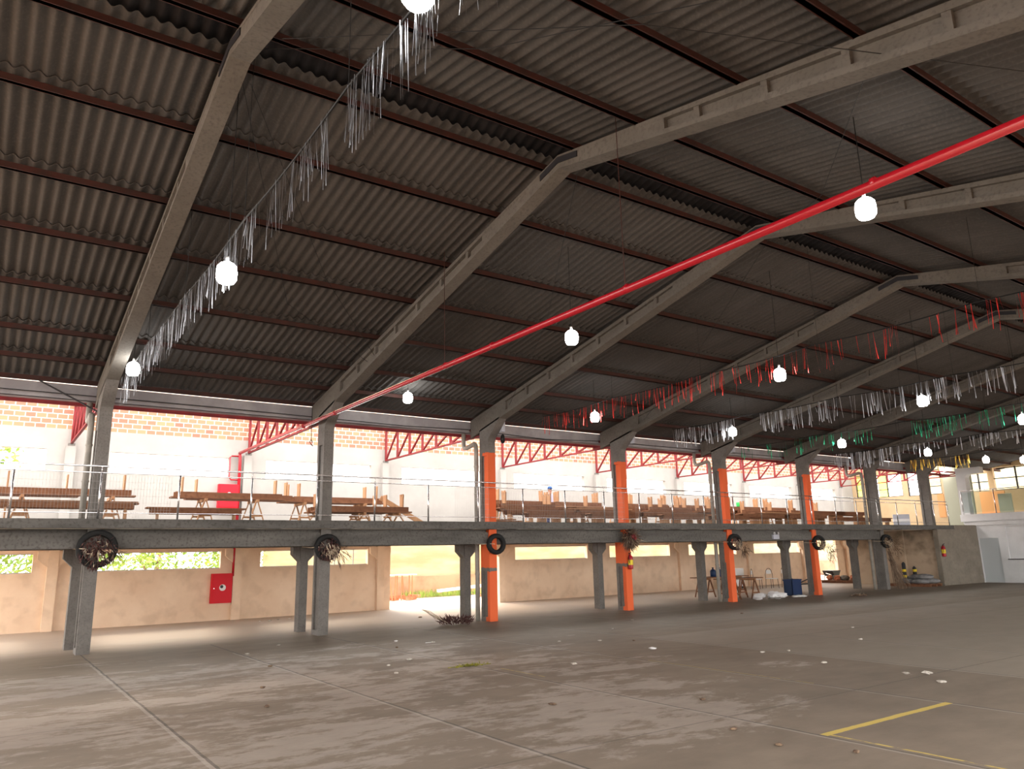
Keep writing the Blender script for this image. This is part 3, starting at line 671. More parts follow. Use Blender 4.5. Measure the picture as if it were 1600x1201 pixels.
# ------------------------------------------------------------------ tyres and dried wreaths on the columns
def strands(mb, c, n, spread, lmin, lmax, w, seed, down=.6, out=(1, 0, 0), size=.25):
    r = random.Random(seed)
    for _ in range(n):
        t = r.uniform(0, 6.283); rad = r.uniform(0, size)
        p = Vector((c[0] + r.uniform(0, .12), c[1] + math.cos(t) * rad, c[2] + math.sin(t) * rad))
        d = Vector((r.uniform(-.1, .8), math.cos(t) * spread + r.uniform(-.4, .4), math.sin(t) * spread - down * r.random() * 1.4 + r.uniform(-.4, .4)))
        mb.leaf(p, d, r.uniform(lmin, lmax), w * r.uniform(.6, 1.4), r)
    return mb
def tyre(x, y, z, ax, lab, plants=None, R=.215, seed=0, trail=None):
    root = thing('tyre_wreath' if plants else 'car_tyre', (x, y, z), lab, 'tyre wreath' if plants else 'tyre', 'tyres tied to the columns')
    a = Vector(ax).normalized(); n = 36; m = MB(); u = a.orthogonal().normalized(); w = a.cross(u); c = Vector((x, y, z))
    prof = [(R - .045, -.05), (R - .03, -.075), (R + .035, -.085), (R + .068, -.065), (R + .078, -.03), (R + .078, .03), (R + .068, .065), (R + .035, .085), (R - .03, .075), (R - .045, .05), (R - .03, .03), (R + .02, .0), (R - .03, -.03)]
    vs = []
    for k in range(n):
        t = 2 * math.pi * k / n; d = u * math.cos(t) + w * math.sin(t)
        for (rr_, h) in prof: vs.append(c + d * (rr_ + (.004 if (k % 2 and rr_ > R + .06) else 0)) + a * h)
    q = len(prof); m.add(vs, [(k * q + j, ((k + 1) % n) * q + j, ((k + 1) % n) * q + (j + 1) % q, k * q + (j + 1) % q) for k in range(n) for j in range(q)])
    m.build('tyre', RUBBER, root, smooth=True)
    MB().tube([(-.46, y - .45, z + .03), (-.1, y - .36, z + .0), (x + .06, y - R - .02, z + .01), (x + .11, y - R + .09, z)], .009, 5).build('tie_string', TAN, root)
    if plants:
        strands(MB(), (x + .02, y, z - .05), plants[1], .45, .05, .14, .03, seed, down=1.1, size=R + .02).build('dried_plants', plants[0], root)
        strands(MB(), (x + .09, y + .03, z - .08), plants[2], .3, .08, .2, .016, seed + 50, down=1.5, size=R * .85).build('pale_stems', TAN, root)
    if trail:
        strands(MB(), (x + .05, y + trail[0], z + trail[1]), trail[2], .5, .10, .30, .02, seed + 90, down=1.0, size=trail[3]).build('trailing_stems', DRY, root)
tyre(.10, YN[0] - .06, 2.13, (1, -.05, 0), 'dark purple dried wreath on a tyre at the leftmost column', (DRYP, 420, 42), seed=11, R=.32, trail=(.32, -.1, 30, .12))
tyre(.10, YN[1] - .12, 2.10, (1, -.05, 0), 'dried wreath with many pale stems on the second column', (DRYP, 300, 90), seed=12, R=.25, trail=(.30, -.12, 60, .2))
tyre(.12, YN[2] - .10, 2.13, (1, -.1, 0), 'plain black car tyre tied to the first orange column')
root = thing('dried_bush', (.15, YN[3] - .1, 2.2), 'bushy dark dried foliage with a red bow on the second orange column', 'dried foliage')
strands(MB(), (.06, YN[3] - .14, 2.26), 700, .8, .12, .34, .02, 21, down=.9, size=.26).build('foliage', DRY, root)
strands(MB(), (.06, YN[3] - .14, 2.3), 240, .6, .10, .3, .03, 23, down=.9, size=.22).build('dark_leaves', DRYP, root)
strands(MB(), (.12, YN[3] - .1, 2.3), 50, .9, .2, .5, .012, 22, down=1.2, size=.2).build('pale_stems', TAN, root)
MB().blob((.2, YN[3] - .06, 2.33), .05, .10, .08).blob((.24, YN[3] - .0, 2.28), .04, .06, .09).build('red_bow', REDST, root)
tyre(.10, YN[4] - .02, 2.10, (1, -.25, 0), 'tyre wreath with reddish dried twigs on the third orange column', (DRYP, 160, 80), seed=14, trail=(.35, -.25, 90, .28))
tyre(.10, YN[5] - .05, 2.03, (1, -.3, 0), 'tyre with a trailing dried bunch on the fourth orange column', (DRY, 120, 70), seed=15, trail=(.55, -.35, 160, .35))
tyre(.10, YN[6] - .05, 2.05, (1, -.3, 0), 'half bare tyre wreath on the column with leaning sticks', (DRY, 120, 70), seed=16, trail=(.5, -.25, 140, .4))

# ------------------------------------------------------------------ benches and trestles on the mezzanine
def bench_proto(L, H, name='wooden_bench', table=False):
    w = .30 if not table else .62
    def make(flip):
        f = (lambda z: H - z) if flip else (lambda z: z)
        root = thing(name, (0, 0, 0), 'bench', 'bench', 'timber benches stored on the mezzanine')
        def bx(m, a): z0, z1 = sorted((f(a[4]), f(a[5]))); m.box(a[0], a[1], a[2], a[3], z0, z1); return m
        bx(MB(), (-w / 2, w / 2, -L / 2, L / 2, H - .04, H)).build('seat', WOOD, root)
        for s in (-1, 1): bx(MB(), (s * (w / 2 - .04) - .014, s * (w / 2 - .04) + .014, -L / 2 + .1, L / 2 - .1, H - .17, H - .04)).build('apron', WOOD, root)
        for s in (-1, 1):
            y = s * (L / 2 - .27); hw = w / 2 - .06
            pl = [(-hw, H - .04), (hw, H - .04), (hw + .02, 0), (hw * .45, 0), (0, .14), (-hw * .45, 0), (-hw - .02, 0)]
            m = MB(); m.prism_y([(a, f(b)) for a, b in pl], y - .018, y + .018); m.build('leg', WOOD2, root)
        return root
    return make(False), make(True)
PROTO = {}
for key, (L, H, nm, tb) in {'L': (3.0, .55, 'wooden_bench', False), 'M': (2.4, .55, 'wooden_bench', False), 'S': (2.4, .42, 'wooden_bench', False), 'T': (2.6, .72, 'wooden_table', True)}.items():
    u, d = bench_proto(L, H, nm, tb); PROTO[key + 'u'] = u; PROTO[key + 'd'] = d
for key in ('Mu', 'Sd', 'Td'):
    rt = PROTO.pop(key)
    for o in [q for q in bpy.data.objects if q.parent == rt]: bpy.data.objects.remove(o)
    bpy.data.objects.remove(rt)
def saw_proto(h):
    root = thing('sawhorse', (0, 0, 0), 'sawhorse', 'trestle', 'sawhorses on the mezzanine')
    MB().box(-.45, .45, -.035, .035, h - .07, h).build('ridge_bar', WOOD2, root)
    for sx in (-1, 1):
        for sy in (-1, 1): MB().bar((sx * .36, sy * .02, h - .05), (sx * .40, sy * .23, 0), .045, .03).build('leg', WOOD2, root)
        MB().bar((sx * .385, -.13, .26), (sx * .385, .13, .26), .02, .05).build('spreader', WOOD2, root)
    return root
SAW = saw_proto(.70); SAWL = saw_proto(.35)
bpy.context.view_layer.update()
kids(None)
BAYN = {0: 'left of the leftmost column', 1: 'right of the leftmost column', 2: 'right of the second column', 3: 'right of the first orange column', 4: 'right of the second orange column', 5: 'right of the third orange column', 6: 'right of the half orange column'}
used = set()
cnt = {}
def bay_of(y):
    k = 0
    for n in range(0, 7):
        if y > YN[n]: k = n + 1
    return min(k, 6)
def place(key, x, y, z, rot=0.0, note=''):
    src = PROTO[key]
    if key in used: o = copy_tree(src, loc=(x, y, z), rot=(0, 0, rot))
    else: o = src; used.add(key); o.location = (x, y, z); o.rotation_euler = (0, 0, rot)
    b = bay_of(y); up = key.endswith('d'); nm = 'table' if key[0] == 'T' else 'bench'
    row = 'front' if x > -2.3 else ('middle' if x > -3.1 else ('rear' if x > -3.6 else 'hindmost'))
    kk = (b, up, nm, row); cnt[kk] = cnt.get(kk, 0) + 1
    o['label'] = '%s timber %s, %s in %s row, %s' % ('upturned' if up else 'standing', nm, NTH[cnt[kk] - 1], row, BAYN[b])
    o['category'] = nm
    o['group'] = 'timber %ss stored on the mezzanine' % nm
    return o
usedh = set(); cs = {}
def horse(x, y, low=False):
    src = SAWL if low else SAW
    if low in usedh: o = copy_tree(src, loc=(x, y, 2.75))
    else: o = src; usedh.add(low); o.location = (x, y, 2.75)
    b = bay_of(y); kk = (b, low); cs[kk] = cs.get(kk, 0) + 1
    o['label'] = '%s timber sawhorse under benches, %s one %s' % ('low' if low else 'tall', NTH[cs[kk] - 1], BAYN[b])
SZ = 2.75
# leftmost bay
for (x, y) in ((-2.8, -.78), (-3.25, -2.0)): place('Ld', x, y, SZ + .70)
for (x, y) in ((-2.35, -.78), (-2.75, -.70)): place('Lu', x, y, SZ)
for y in (-2.9, -1.7, .2): horse(-3.0, y)
# bay between columns one and two
for (x, y) in ((-2.8, 3.05), (-3.25, 3.5)): place('Ld', x, y, SZ + .70)
place('Su', -2.2, 2.1, SZ)
for y in (2.4, 3.75): horse(-3.0, y)
place('Ld', -3.8, 6.2, SZ + .70); place('Ld', -3.4, 6.4, SZ + .70); horse(-3.6, 5.3); horse(-3.6, 7.2)
# right of the second column, lower front pile
place('Ld', -2.0, 6.6, SZ + .35); place('Md', -2.4, 6.55, SZ + .35); place('Md', -1.7 - 1.0, 6.35, SZ + .35)
for y in (5.4, 6.6, 7.7): horse(-2.3, y, True)
tag(MB().bar((-3.0, 7.6, 3.62), (-3.0, 9.15, 2.80), .15, .035, (1, 0, 0)).build('leaning_plank', WOOD2, base=(-3, 9.1, 2.8)), 'pale plank sloping down to the mezzanine floor right of the benches', 'plank')
# bays of dense piles
rr = random.Random(12)
for (ya, yb, sd) in ((11.7, 17.2, 1), (17.9, 22.9, 2), (23.6, 29.2, 3)):
    y = ya + 1.3
    while y < yb - .6:
        place('Tu', -3.3, y, SZ); y += 2.72
    y = ya + 1.2; j = 0
    while y < yb - .3:
        place('Md', -3.05, y + rr.uniform(-.1, .1), SZ + .72); place('Md', -3.45, y + rr.uniform(.2, .7), SZ + .72)
        y += 2.55
    y = ya + 1.25
    while y < yb - .6:
        if sd != 3: place('Su', -1.62, y + .3, SZ)
        y += 2.7
    y = ya + 1.4
    while y < yb - .5:
        place('Lu' if sd != 2 else 'Lu', -2.2, y, SZ); place('Lu', -2.62, y + .35, SZ)
        y += 3.15
for (y, z, x) in ((12.6, SZ + .55, -2.2), (19.3, SZ + .55, -2.2), (21.9, SZ + .55, -2.2), (14.6, SZ + .55, -2.62), (18.4, SZ + .55, -2.62), (21.2, SZ + .55, -2.62), (25.2, SZ + .55, -2.62), (28.0, SZ + .55, -2.2)): place('Md', x, y, z)
for y in (12.6, 14.3, 16.4, 18.5, 20.3, 22.1, 24.1, 26.0, 27.6): horse(-2.9 - 1.2, y)
for (y) in (29.9, 31.6): place('Tu', -2.4, y, SZ)
place('Su', -1.6, 30.6, SZ); place('Su', -1.6, 33.4 - .6, SZ)
# loose planks
i = 0
for (ya, yb, x, z) in ((14.0, 17.2, -2.5, 3.332), (14.2, 17.25, -2.5, 3.363), (14.6, 17.1, -2.5, 3.394), (13.9, 16.4, -2.5, 3.425), (24.3, 27.2, -2.5, 3.332), (25.0, 28.3, -2.5, 3.363)):
    i += 1
    tag(MB().box(x + .18, x + .48, ya, yb, z - .03, z).build('loose_plank', WOOD if i % 2 else WOOD2, base=(x, (ya + yb) / 2, z)), 'loose plank on the front benches, %s of its pile, %s' % (['', 'lowest', 'second', 'third', 'top', 'lower', 'upper'][i], BAYN[3] if ya < 18 else BAYN[5]), 'plank', 'loose planks on the mezzanine')
for (ya, z) in ((10.6, 2.85),):
    tag(MB().bar((-1.0, 9.95, 2.80), (-.8, 11.35, 2.82), .12, .05).bar((-1.1, 10.2, 2.86), (-.9, 11.2, 2.88), .1, .04).build('plank_offcuts', WOOD, base=(-1, 10.6, 2.8)), 'two plank offcuts lying by the base of the first orange column upstairs', 'planks')
# globe on mezzanine pile (small blue ball) and green tag

def skin(name, pts, edges, radii, m, parent, root=0, sub=2):
    me = bpy.data.meshes.new(name); off = ORG[parent.name]
    me.from_pydata([tuple(Vector(p) - off) for p in pts], edges, []); me.materials.append(m)
    o = bpy.data.objects.new(name, me); COL.objects.link(o); o.parent = parent; ORG[o.name] = off
    sk = o.modifiers.new('skin', 'SKIN'); 
    for i, rr_ in enumerate(radii):
        v = me.skin_vertices[0].data[i]; v.radius = rr_ if isinstance(rr_, tuple) else (rr_, rr_); v.use_root = (i == root)
    sk.use_smooth_shade = True
    ss = o.modifiers.new('smooth', 'SUBSURF'); ss.levels = sub; ss.render_levels = sub
    return o
SKINM = mat('skin', (.50, .24, .17), .6); SHIRT = mat('pale_lilac_shirt', (.42, .40, .50), .9); TROU = mat('navy_trousers', (.02, .025, .07), .9); CAPM = mat('blue_cap', (.03, .08, .22), .8)
def person(px, py, pz, H):
    k = H / 1.72; P = lambda x, y, z: (px + x * k, py + y * k, pz + z * k)
    root = thing('person', (px, py, pz), 'person in a blue cap and pale shirt standing behind the stacked benches', 'person')
    J = [P(0, 0, .96), P(0, 0, 1.12), P(.01, 0, 1.38), P(.01, 0, 1.48), P(.03, 0, 1.56), P(.03, 0, 1.68),
         P(0, -.19, 1.40), P(.03, -.24, 1.13), P(.16, -.20, .93), P(0, .19, 1.40), P(.03, .24, 1.13), P(.16, .20, .93),
         P(0, -.10, .90), P(.02, -.11, .50), P(0, -.12, .08), P(.13, -.13, .03), P(0, .10, .90), P(.02, .11, .50), P(0, .12, .08), P(.13, .13, .03)]
    Ed = [(0, 1), (1, 2), (2, 3), (3, 4), (4, 5), (2, 6), (6, 7), (7, 8), (2, 9), (9, 10), (10, 11), (0, 12), (12, 13), (13, 14), (14, 15), (0, 16), (16, 17), (17, 18), (18, 19)]
    R_ = [(.12, .15), (.11, .13), (.12, .16), .055, (.085, .075), (.09, .08), .055, .042, .03, .055, .042, .03, .085, .055, .042, .035, .085, .055, .042, .035]
    R_ = [tuple(q * k for q in (a if isinstance(a, tuple) else (a, a))) for a in R_]
    body = skin('body', J, Ed, R_, SKINM, root)
    for s_ in (-1, 1):      # hands: five short fingers each
        for f_, (dy, L_) in enumerate(((-.03, .07), (-.01, .08), (.01, .075), (.028, .06))):
            a = P(.18, s_ * .20 + dy, .90); b = P(.20, s_ * .20 + dy, .90 - L_); skin('finger', [a, b], [(0, 1)], [.009, .007], SKINM, root, 0, 1)
        skin('thumb', [P(.17, s_ * .20 - s_ * .03, .93), P(.21, s_ * .20 - s_ * .06, .89)], [(0, 1)], [.01, .008], SKINM, root, 0, 1)
    skin('shirt', [J[0], J[1], J[2], P(.01, 0, 1.45), J[6], P(.02, -.23, 1.20), J[9], P(.02, .23, 1.20)], [(0, 1), (1, 2), (2, 3), (2, 4), (4, 5), (2, 6), (6, 7)], [(.14 * k, .17 * k), (.13 * k, .15 * k), (.14 * k, .18 * k), .07 * k, .075 * k, .06 * k, .075 * k, .06 * k], SHIRT, root)
    skin('trousers', [J[0], J[12], J[13], P(0, -.12, .12), J[16], J[17], P(0, .12, .12)], [(0, 1), (1, 2), (2, 3), (0, 4), (4, 5), (5, 6)], [(.135 * k, .165 * k), .10 * k, .075 * k, .07 * k, .10 * k, .075 * k, .07 * k], TROU, root)
    c = MB(); c.lathe([(.118 * k, 0), (.12 * k, .04 * k), (.09 * k, .10 * k), (.02 * k, .13 * k)], P(.03, 0, 1.65), 16); c.box(*sorted((P(.10, 0, 0)[0], P(.23, 0, 0)[0])), py - .08 * k, py + .08 * k, pz + 1.65 * k, pz + 1.665 * k)
    c.build('cap', CAPM, root, smooth=True)
    MB().blob(P(.125, 0, 1.60), .018, .014, .022, 8, 6, 0).build('nose', SKINM, root, smooth=True)
    for s_ in (-1, 1):
        MB().blob(P(.105, s_ * .035, 1.635), .012, .014, .008, 8, 6, 0).build('eye', WINB, root, smooth=True); MB().blob(P(.02, s_ * .088, 1.61), .018, .01, .03, 8, 6, 0).build('ear', SKINM, root, smooth=True)
    MB().box(P(.105, 0, 0)[0], P(.117, 0, 0)[0], py - .025 * k, py + .025 * k, pz + 1.555 * k, pz + 1.562 * k).build('mouth', REDST, root)
person(-4.7, 15.5, 2.75, 1.58)
tag(MB().lathe([(.08, 0), (.10, .02), (.11, .3), (.10, .32)], (-3.05, 24.6, 3.512), 14).build('green_pot', GREENP, base=(-3.05, 24.6, 3.512), smooth=True), 'bright green pot on the timber right of the third orange column', 'pot')

# ------------------------------------------------------------------ things under the mezzanine
def table_trestle(x, y0, y1, lab):
    root = thing('trestle_table', (x, (y0 + y1) / 2, 0), lab, 'table', 'trestle tables under the mezzanine')
    MB().box(x - .35, x + .35, y0, y1, .74, .775).build('tabletop', WOOD, root)
    for yy in (y0 + .45, y1 - .45):
        MB().box(x - .33, x + .33, yy - .035, yy + .035, .67, .74).build('ridge_bar', WOOD2, root)
        for sx in (-1, 1):
            for sy in (-1, 1): MB().bar((x + sx * .28, yy + sy * .02, .70), (x + sx * .30, yy + sy * .26, 0), .045, .035).build('leg', WOOD, root)
            MB().bar((x + sx * .29, yy - .17, .22), (x + sx * .29, yy + .17, .22), .02, .05).build('spreader', WOOD, root)
table_trestle(-1.9 - .9, 21.3, 24.1, 'rough trestle table behind the third short pillar right of the extinguisher')
table_trestle(-.95, 20.55, 22.6, 'dark trestle table standing right of the third orange column')
for (x, y, c, lab) in ((-2.75, 22.25, BLUE, 'dark blue water jug on the rear trestle table, taller of two'), (-2.65, 22.5, BLUE, 'dark blue canister beside the jug on the trestle table')):
    root = thing('water_jug', (x, y, .775), lab, 'jug', 'blue jugs')
    MB().lathe([(.10, 0), (.12, .02), (.12, .22), (.09, .27), (.035, .30), (.035, .34)], (x, y, .775), 14).build('body', c, root, smooth=True)
    MB().lathe([(.04, 0), (.04, .03)], (x, y, 1.115), 10).build('cap', WINB, root)
root = thing('old_fridge', (-6.2, 27.6, 0), 'old white appliance lying by the beige wall behind the third orange column', 'appliance')
MB().box(-6.5, -5.9, 27.2, 28.1, .12, .95).build('body', WHITE, root); MB().box(-5.9, -5.86, 27.24, 28.06, .18, .9).build('door', WHITE, root); MB().box(-6.45, -5.95, 27.25, 28.05, 0, .12).build('base', WINB, root)
CH = None
def chair(x, y, rz, lab, src=None):
    if src is not None:
        o = copy_tree(src, loc=(x, y, 0), rot=(0, 0, rz)); o['label'] = lab; return o
    root = thing('steel_chair', (0, 0, 0), lab, 'chair', 'white seated steel chairs')
    MB().box(-.2, .2, -.2, .2, .43, .46).build('seat', WHITE, root)
    m = MB(); a = [(-.2, -.2 + .4 * t / 8, .62 + .30 * math.sin(math.pi * t / 8) ** .5) for t in range(9)]
    MB().tube([(-.2, -.2, .44)] + a + [(-.2, .2, .44)], .012, 6).build('back_frame', WINB, root); MB().box(-.215, -.2, -.13, .13, .66, .84).build('backrest', WHITE, root)
    for sx in (-1, 1):
        for sy in (-1, 1): MB().tube([(sx * .19, sy * .19, .44), (sx * .21, sy * .21, 0)], .012, 6).build('leg', WINB, root)
    return root
c1 = chair(0, 0, 0, 'steel chair with white seat next to the white appliance'); bpy.context.view_layer.update(); kids(None)
c1.location = (-5.2, 28.1, 0); c1.rotation_euler = (0, 0, .4)
chair(-5.0, 29.0, -.3, 'steel chair with white seat second from the white appliance', c1); chair(-4.8, 29.9, .9, 'round backed steel chair nearest the fourth short pillar', c1)
r = random.Random(5)
m = MB()
for _ in range(14): m.blob((.05 + r.uniform(-.25, .3), 21.9 + r.uniform(-.5, .55), .09 + r.uniform(0, .08)), r.uniform(.1, .2), r.uniform(.12, .25), r.uniform(.07, .13), 8, 6, .35, r)
tag(m.build('plastic_bags', WHITE, base=(.1, 21.9, 0)), 'heap of crumpled translucent white plastic on the floor', 'plastic bags')
m = MB()
for _ in range(5): m.blob((.15 + r.uniform(-.1, .1), 23.6 + r.uniform(-.25, .25), .04), .14, .16, .04, 8, 6, .3, r)
tag(m.build('plastic_bag', WHITE, base=(.1, 23.6, 0)), 'small flat white plastic scrap right of the plastic heap', 'plastic bag')
root = thing('crate', (-.7, 24.5, 0), 'tall dark blue plastic crate left of the half orange column', 'crate')
mb = MB(); xx0, xx1, yy0, yy1, hh = -.95, -.55, 24.3, 24.9, .62
mb.box(xx0, xx1, yy0, yy1, 0, .03); mb.box(xx0, xx0 + .02, yy0, yy1, 0, hh); mb.box(xx1 - .02, xx1, yy0, yy1, 0, hh); mb.box(xx0, xx1, yy0, yy0 + .02, 0, hh); mb.box(xx0, xx1, yy1 - .02, yy1, 0, hh)
mb.build('body', BLUE, root); MB().box(xx0 - .02, xx1 + .02, yy0 - .02, yy0 + .03, hh - .05, hh).box(xx0 - .02, xx1 + .02, yy1 - .03, yy1 + .02, hh - .05, hh).box(xx1 - .02, xx1 + .025, yy0, yy1, hh - .05, hh).build('rim', BLUE, root)
# fire hose coil on wall near the far doorway
tag(MB().ring((XW + .1, 35.0, 1.55), (1, 0, 0), .17, .045, 24, 8).ring((XW + .14, 35.0, 1.5), (1, 0, 0), .10, .035, 20, 8).build('hose_coil', REDP, base=(XW + .1, 35, 1.4), smooth=True), 'red hose coil on the wall left of the far doorway', 'hose')
# bundle of sticks leaning on column six
r = random.Random(9); root = thing('leaning_sticks', (.2, 31.0, 0), 'bundle of thin dry sticks leaning on the last short column', 'sticks')
m = MB()
for i in range(34):
    yb = 30.6 + r.uniform(0, .95); yt = 30.55 + r.uniform(-.05, .22)
    m.tube([(.12 + r.uniform(-.05, .3), yb, 0), (.05 + r.uniform(-.05, .08), yt, r.uniform(1.3, 1.75))], .012, 5)
st = m.build('sticks', STICK, root); st['kind'] = 'stuff'
MB().tube([(.1, 30.42, 1.25), (.14, 30.6, 1.22), (.1, 30.85, 1.24)], .01, 5).build('tie_string', WIRE, root)
tag(MB().tube([(-6.2, 32.6, .02), (-5.8, 33.4, .35)], .03, 8).tube([(-6.0, 32.2, .02), (-5.6, 33.0, .05)], .03, 8).build('dark_pipe_offcuts', WINB, base=(-6, 32.6, 0)), 'dark pipe offcuts by the wall behind the farthest short pillar', 'pipe offcuts')
# sacks on a pallet with bollard cones
root = thing('wooden_pallet', (-.35, 33.6, 0), 'low wooden pallet by the grey concrete wall carrying grey sacks', 'pallet')
for i in range(7): MB().box(-1.55 + i * .29, -1.30 + i * .29, 33.0, 34.1, .10, .125).build('slat', WOOD, root)
for yy in (33.05, 33.55, 34.0): MB().box(-1.5, .42, yy, yy + .08, 0, .10).build('runner', WOOD, root)
for i, (x, y, z, l) in enumerate(((-.9, 33.6, .22, 'dark grey sack at the left of the pallet'), (-.2, 33.45, .22, 'bluish grey sack low in the middle of the pallet'), (.1, 33.7, .24, 'grey sack at the right of the pallet'), (-.1, 33.6, .42, 'light grey sack topmost on the pallet'), (-.5, 33.75, .40, 'grey sack second layer at the back of the pallet'))):
    tag(MB().blob((x, y, z), .42, .33, .13, 14, 9, .12, r).build('cement_sack', SACK, base=(x, y, z - .12), smooth=True), l, 'sack', 'sacks on the pallet')
for i, (x, y) in enumerate(((-1.35, 34.25), (-.9, 34.35))):
    root = thing('traffic_cone', (x, y, 0), 'black and yellow ringed post, %s one behind the sacks' % ('left' if i == 0 else 'right'), 'bollard', 'ringed posts')
    MB().lathe([(.16, 0), (.16, .04), (.09, .05), (.085, 1.0 - i * .2), (.03, 1.08 - i * .2)], (x, y, 0), 14).build('post', WINB, root, smooth=True)
    for z in (.35, .62): MB().lathe([(.092, z), (.092, z + .12)], (x, y, 0), 14).build('yellow_ring', YEL, root)

# ------------------------------------------------------------------ far end
tag(wall_cells(MB(), -4.15, -4.149, 0, 0.001, 0, .001, []).box(-4.15, .3, 34.62, 34.8, 0, 2.56).build('wall_back_low', PLAST_D), kind='structure', label='stained wall closing the space under the mezzanine')
wbk = bpy.data.objects['wall_back_low']
for (xa, xb) in ((-1.62, -1.35), (-2.9, -2.7)): MB().box(xa, xb, 34.50, 34.62, 0, 2.56).build('pilaster', PLAST_D, wbk)
tag(MB().box(.12, .34, 34.5, 38.4, 0, 2.56).box(.12, .34, 36.2, 38.4, 2.56, 2.76).build('wall_concrete', CONC_W), kind='structure', label='bare grey concrete wall under the end of the mezzanine')
tag(MB().box(XW, .3, 36.2, 44.0, 2.56, 2.75).build('floor_upper_far', CONC), kind='structure', label='upper floor beyond the railing end')
# coloured end wall upstairs
def wall_y(mb, y0, y1, xa, xb, za, zb, holes):
    xs = sorted(set([xa, xb] + [h[0] for h in holes] + [h[1] for h in holes])); zs = sorted(set([za, zb] + [h[2] for h in holes] + [h[3] for h in holes]))
    for i in range(len(xs) - 1):
        for j in range(len(zs) - 1):
            cx = (xs[i] + xs[i + 1]) / 2; cz = (zs[j] + zs[j + 1]) / 2
            if any(h[0] < cx < h[1] and h[2] < cz < h[3] for h in holes): continue
            mb.box(xs[i], xs[i + 1], y0, y1, zs[j], zs[j + 1])
    return mb
EH = [(-6.95, -6.42, 4.7, 5.95), (-5.95, -4.15, 4.6, 5.9), (-3.85, -2.0, 4.55, 5.9)]
we = wall_y(MB(), 40.4, 40.6, XW - .2, -1.9, 2.75, 6.6, EH).build('wall_end_upper', CREAM); tag(we, kind='structure', label='cream end wall of the upper floor with warm lit windows')
MB().box(-3.1 + .8, -1.95, 40.37, 40.4, 3.3, 4.55).build('orange_panel', ORANGEP, we)
tag(MB().box(-1.9, -.5, 40.4, 40.6, 2.75, 7.0).build('wall_green', GREENW), kind='structure', label='pale green wall beside the white kiosk')
WG = mat('amber_window_glass', (.80, .62, .12), .2, c2=(.55, .62, .10), scale=1.3, lo=.4, hi=.6)
WG.node_tree.nodes['Principled BSDF'].inputs['Transmission Weight'].default_value = .85
kx = 8
for (a, b, z0, z1) in EH:
    fr = MB().box(a, b, 40.45, 40.5, z0, z0 + .04).box(a, b, 40.45, 40.5, z1 - .04, z1).box(a, a + .05, 40.45, 40.5, z0, z1).box(b - .05, b, 40.45, 40.5, z0, z1)
    if b - a > 1: fr.box((a + b) / 2 - .03, (a + b) / 2 + .03, 40.45, 40.5, z0, z1)
    for q in (.33, .66): fr.box(a, b, 40.455, 40.49, z0 + (z1 - z0) * q - .02, z0 + (z1 - z0) * q + .02)
    w = fr.build('window_%d' % kx, WINB); tag(w, kind='structure', label='dark framed upper window with warm daylight'); kx += 1
    if a < -4: MB().box(a + (0 if b - a < 1 else .35), b if b - a < 1 else a + .95, 40.47, 40.475, z0, z1).build('amber_pane', WG, w)
root = thing('wall_lamp', (-1.9, 40.2, 5.6), 'bright lamp washing the pale green wall', 'lamp')
MB().blob((-1.72, 40.2, 5.75), .13, .13, .13, 12, 8, 0).build('bulb', BULB, root, smooth=True); MB().tube([(-1.72, 40.2, 5.86), (-1.72, 40.4, 5.95)], .015, 6).build('arm', WINB, root)
# white kiosk
wk = MB(); wall_y(wk, 38.4, 38.6, .20, 6.0, 0, 2.75, [(.38, 1.27, 0, 2.12), (1.64, 3.4, 1.12, 2.66)])
kio = wk.build('wall_kiosk', WHITEP); tag(kio, kind='structure', label='white painted kiosk front wall')
MB().prism_y([(.2, 2.25), (.2, 3.0), (-.2, 3.0), (-.2, 2.85)], 38.35, 38.6).build('corner_bracket', WHITEP, kio)
MB().box(-.25, 6.0, 38.2, 44, 2.95, 3.3).build('terrace_slab', WHITEP, kio)
MB().box(.2, 6, 38.3, 38.6, 2.75, 2.95).build('terrace_beam', WHITEP, kio)
tag(MB().box(.38, 1.27, 38.45, 38.5, 0, 2.12).build('door_1', DOORP), kind='structure', label='flat grey kiosk door')
s_ = MB().box(1.64, 3.4, 38.47, 38.49, 1.12, 2.66)
z = 1.2
while z < 2.6: s_.box(1.64, 3.4, 38.462, 38.47, z, z + .05); z += .09
tag(s_.build('roller_shutter', WHITEP, base=(2.5, 38.47, 1.12)), 'closed white roller shutter of the kiosk counter', 'shutter')
tag(MB().box(1.6, 3.45, 38.28, 38.42, 1.08, 1.12).build('counter_ledge', WINB, base=(2.5, 38.35, 1.1)), 'dark narrow counter ledge under the shutter', 'ledge')
root = thing('white_pillar', (.0, 38.45, 3.3), 'white hammerhead pillar on the kiosk terrace', 'pillar')
MB().box(-.22, .22, 38.28, 38.68, 3.3, 5.15).build('shaft', WHITEP, root)
MB().prism_y([(-.22, 5.15), (.22, 5.15), (.35, 5.3), (.95, 5.32), (.95, 5.62), (-.22, 5.62)], 38.28, 38.68).build('head', WHITEP, root)
GL = mat('clear_glass', (.8, .9, .88), .05); GL.node_tree.nodes['Principled BSDF'].inputs['Transmission Weight'].default_value = 1.0; GL.node_tree.nodes['Principled BSDF'].inputs['IOR'].default_value = 1.1
root = thing('glass_railing', (1.5, 38.3, 3.3), 'glass railing with steel posts on the kiosk terrace', 'railing')
for x in (-.1, 1.42, 2.9): MB().tube([(x, 38.28, 3.3), (x, 38.28, 4.45)], .025, 8).build('post', STEEL, root, smooth=True)
for a, b in ((-.05, 1.37), (1.47, 2.85), (2.95, 4.3)): MB().box(a, b, 38.275, 38.283, 3.38, 4.38).build('glass_pane', GL, root)
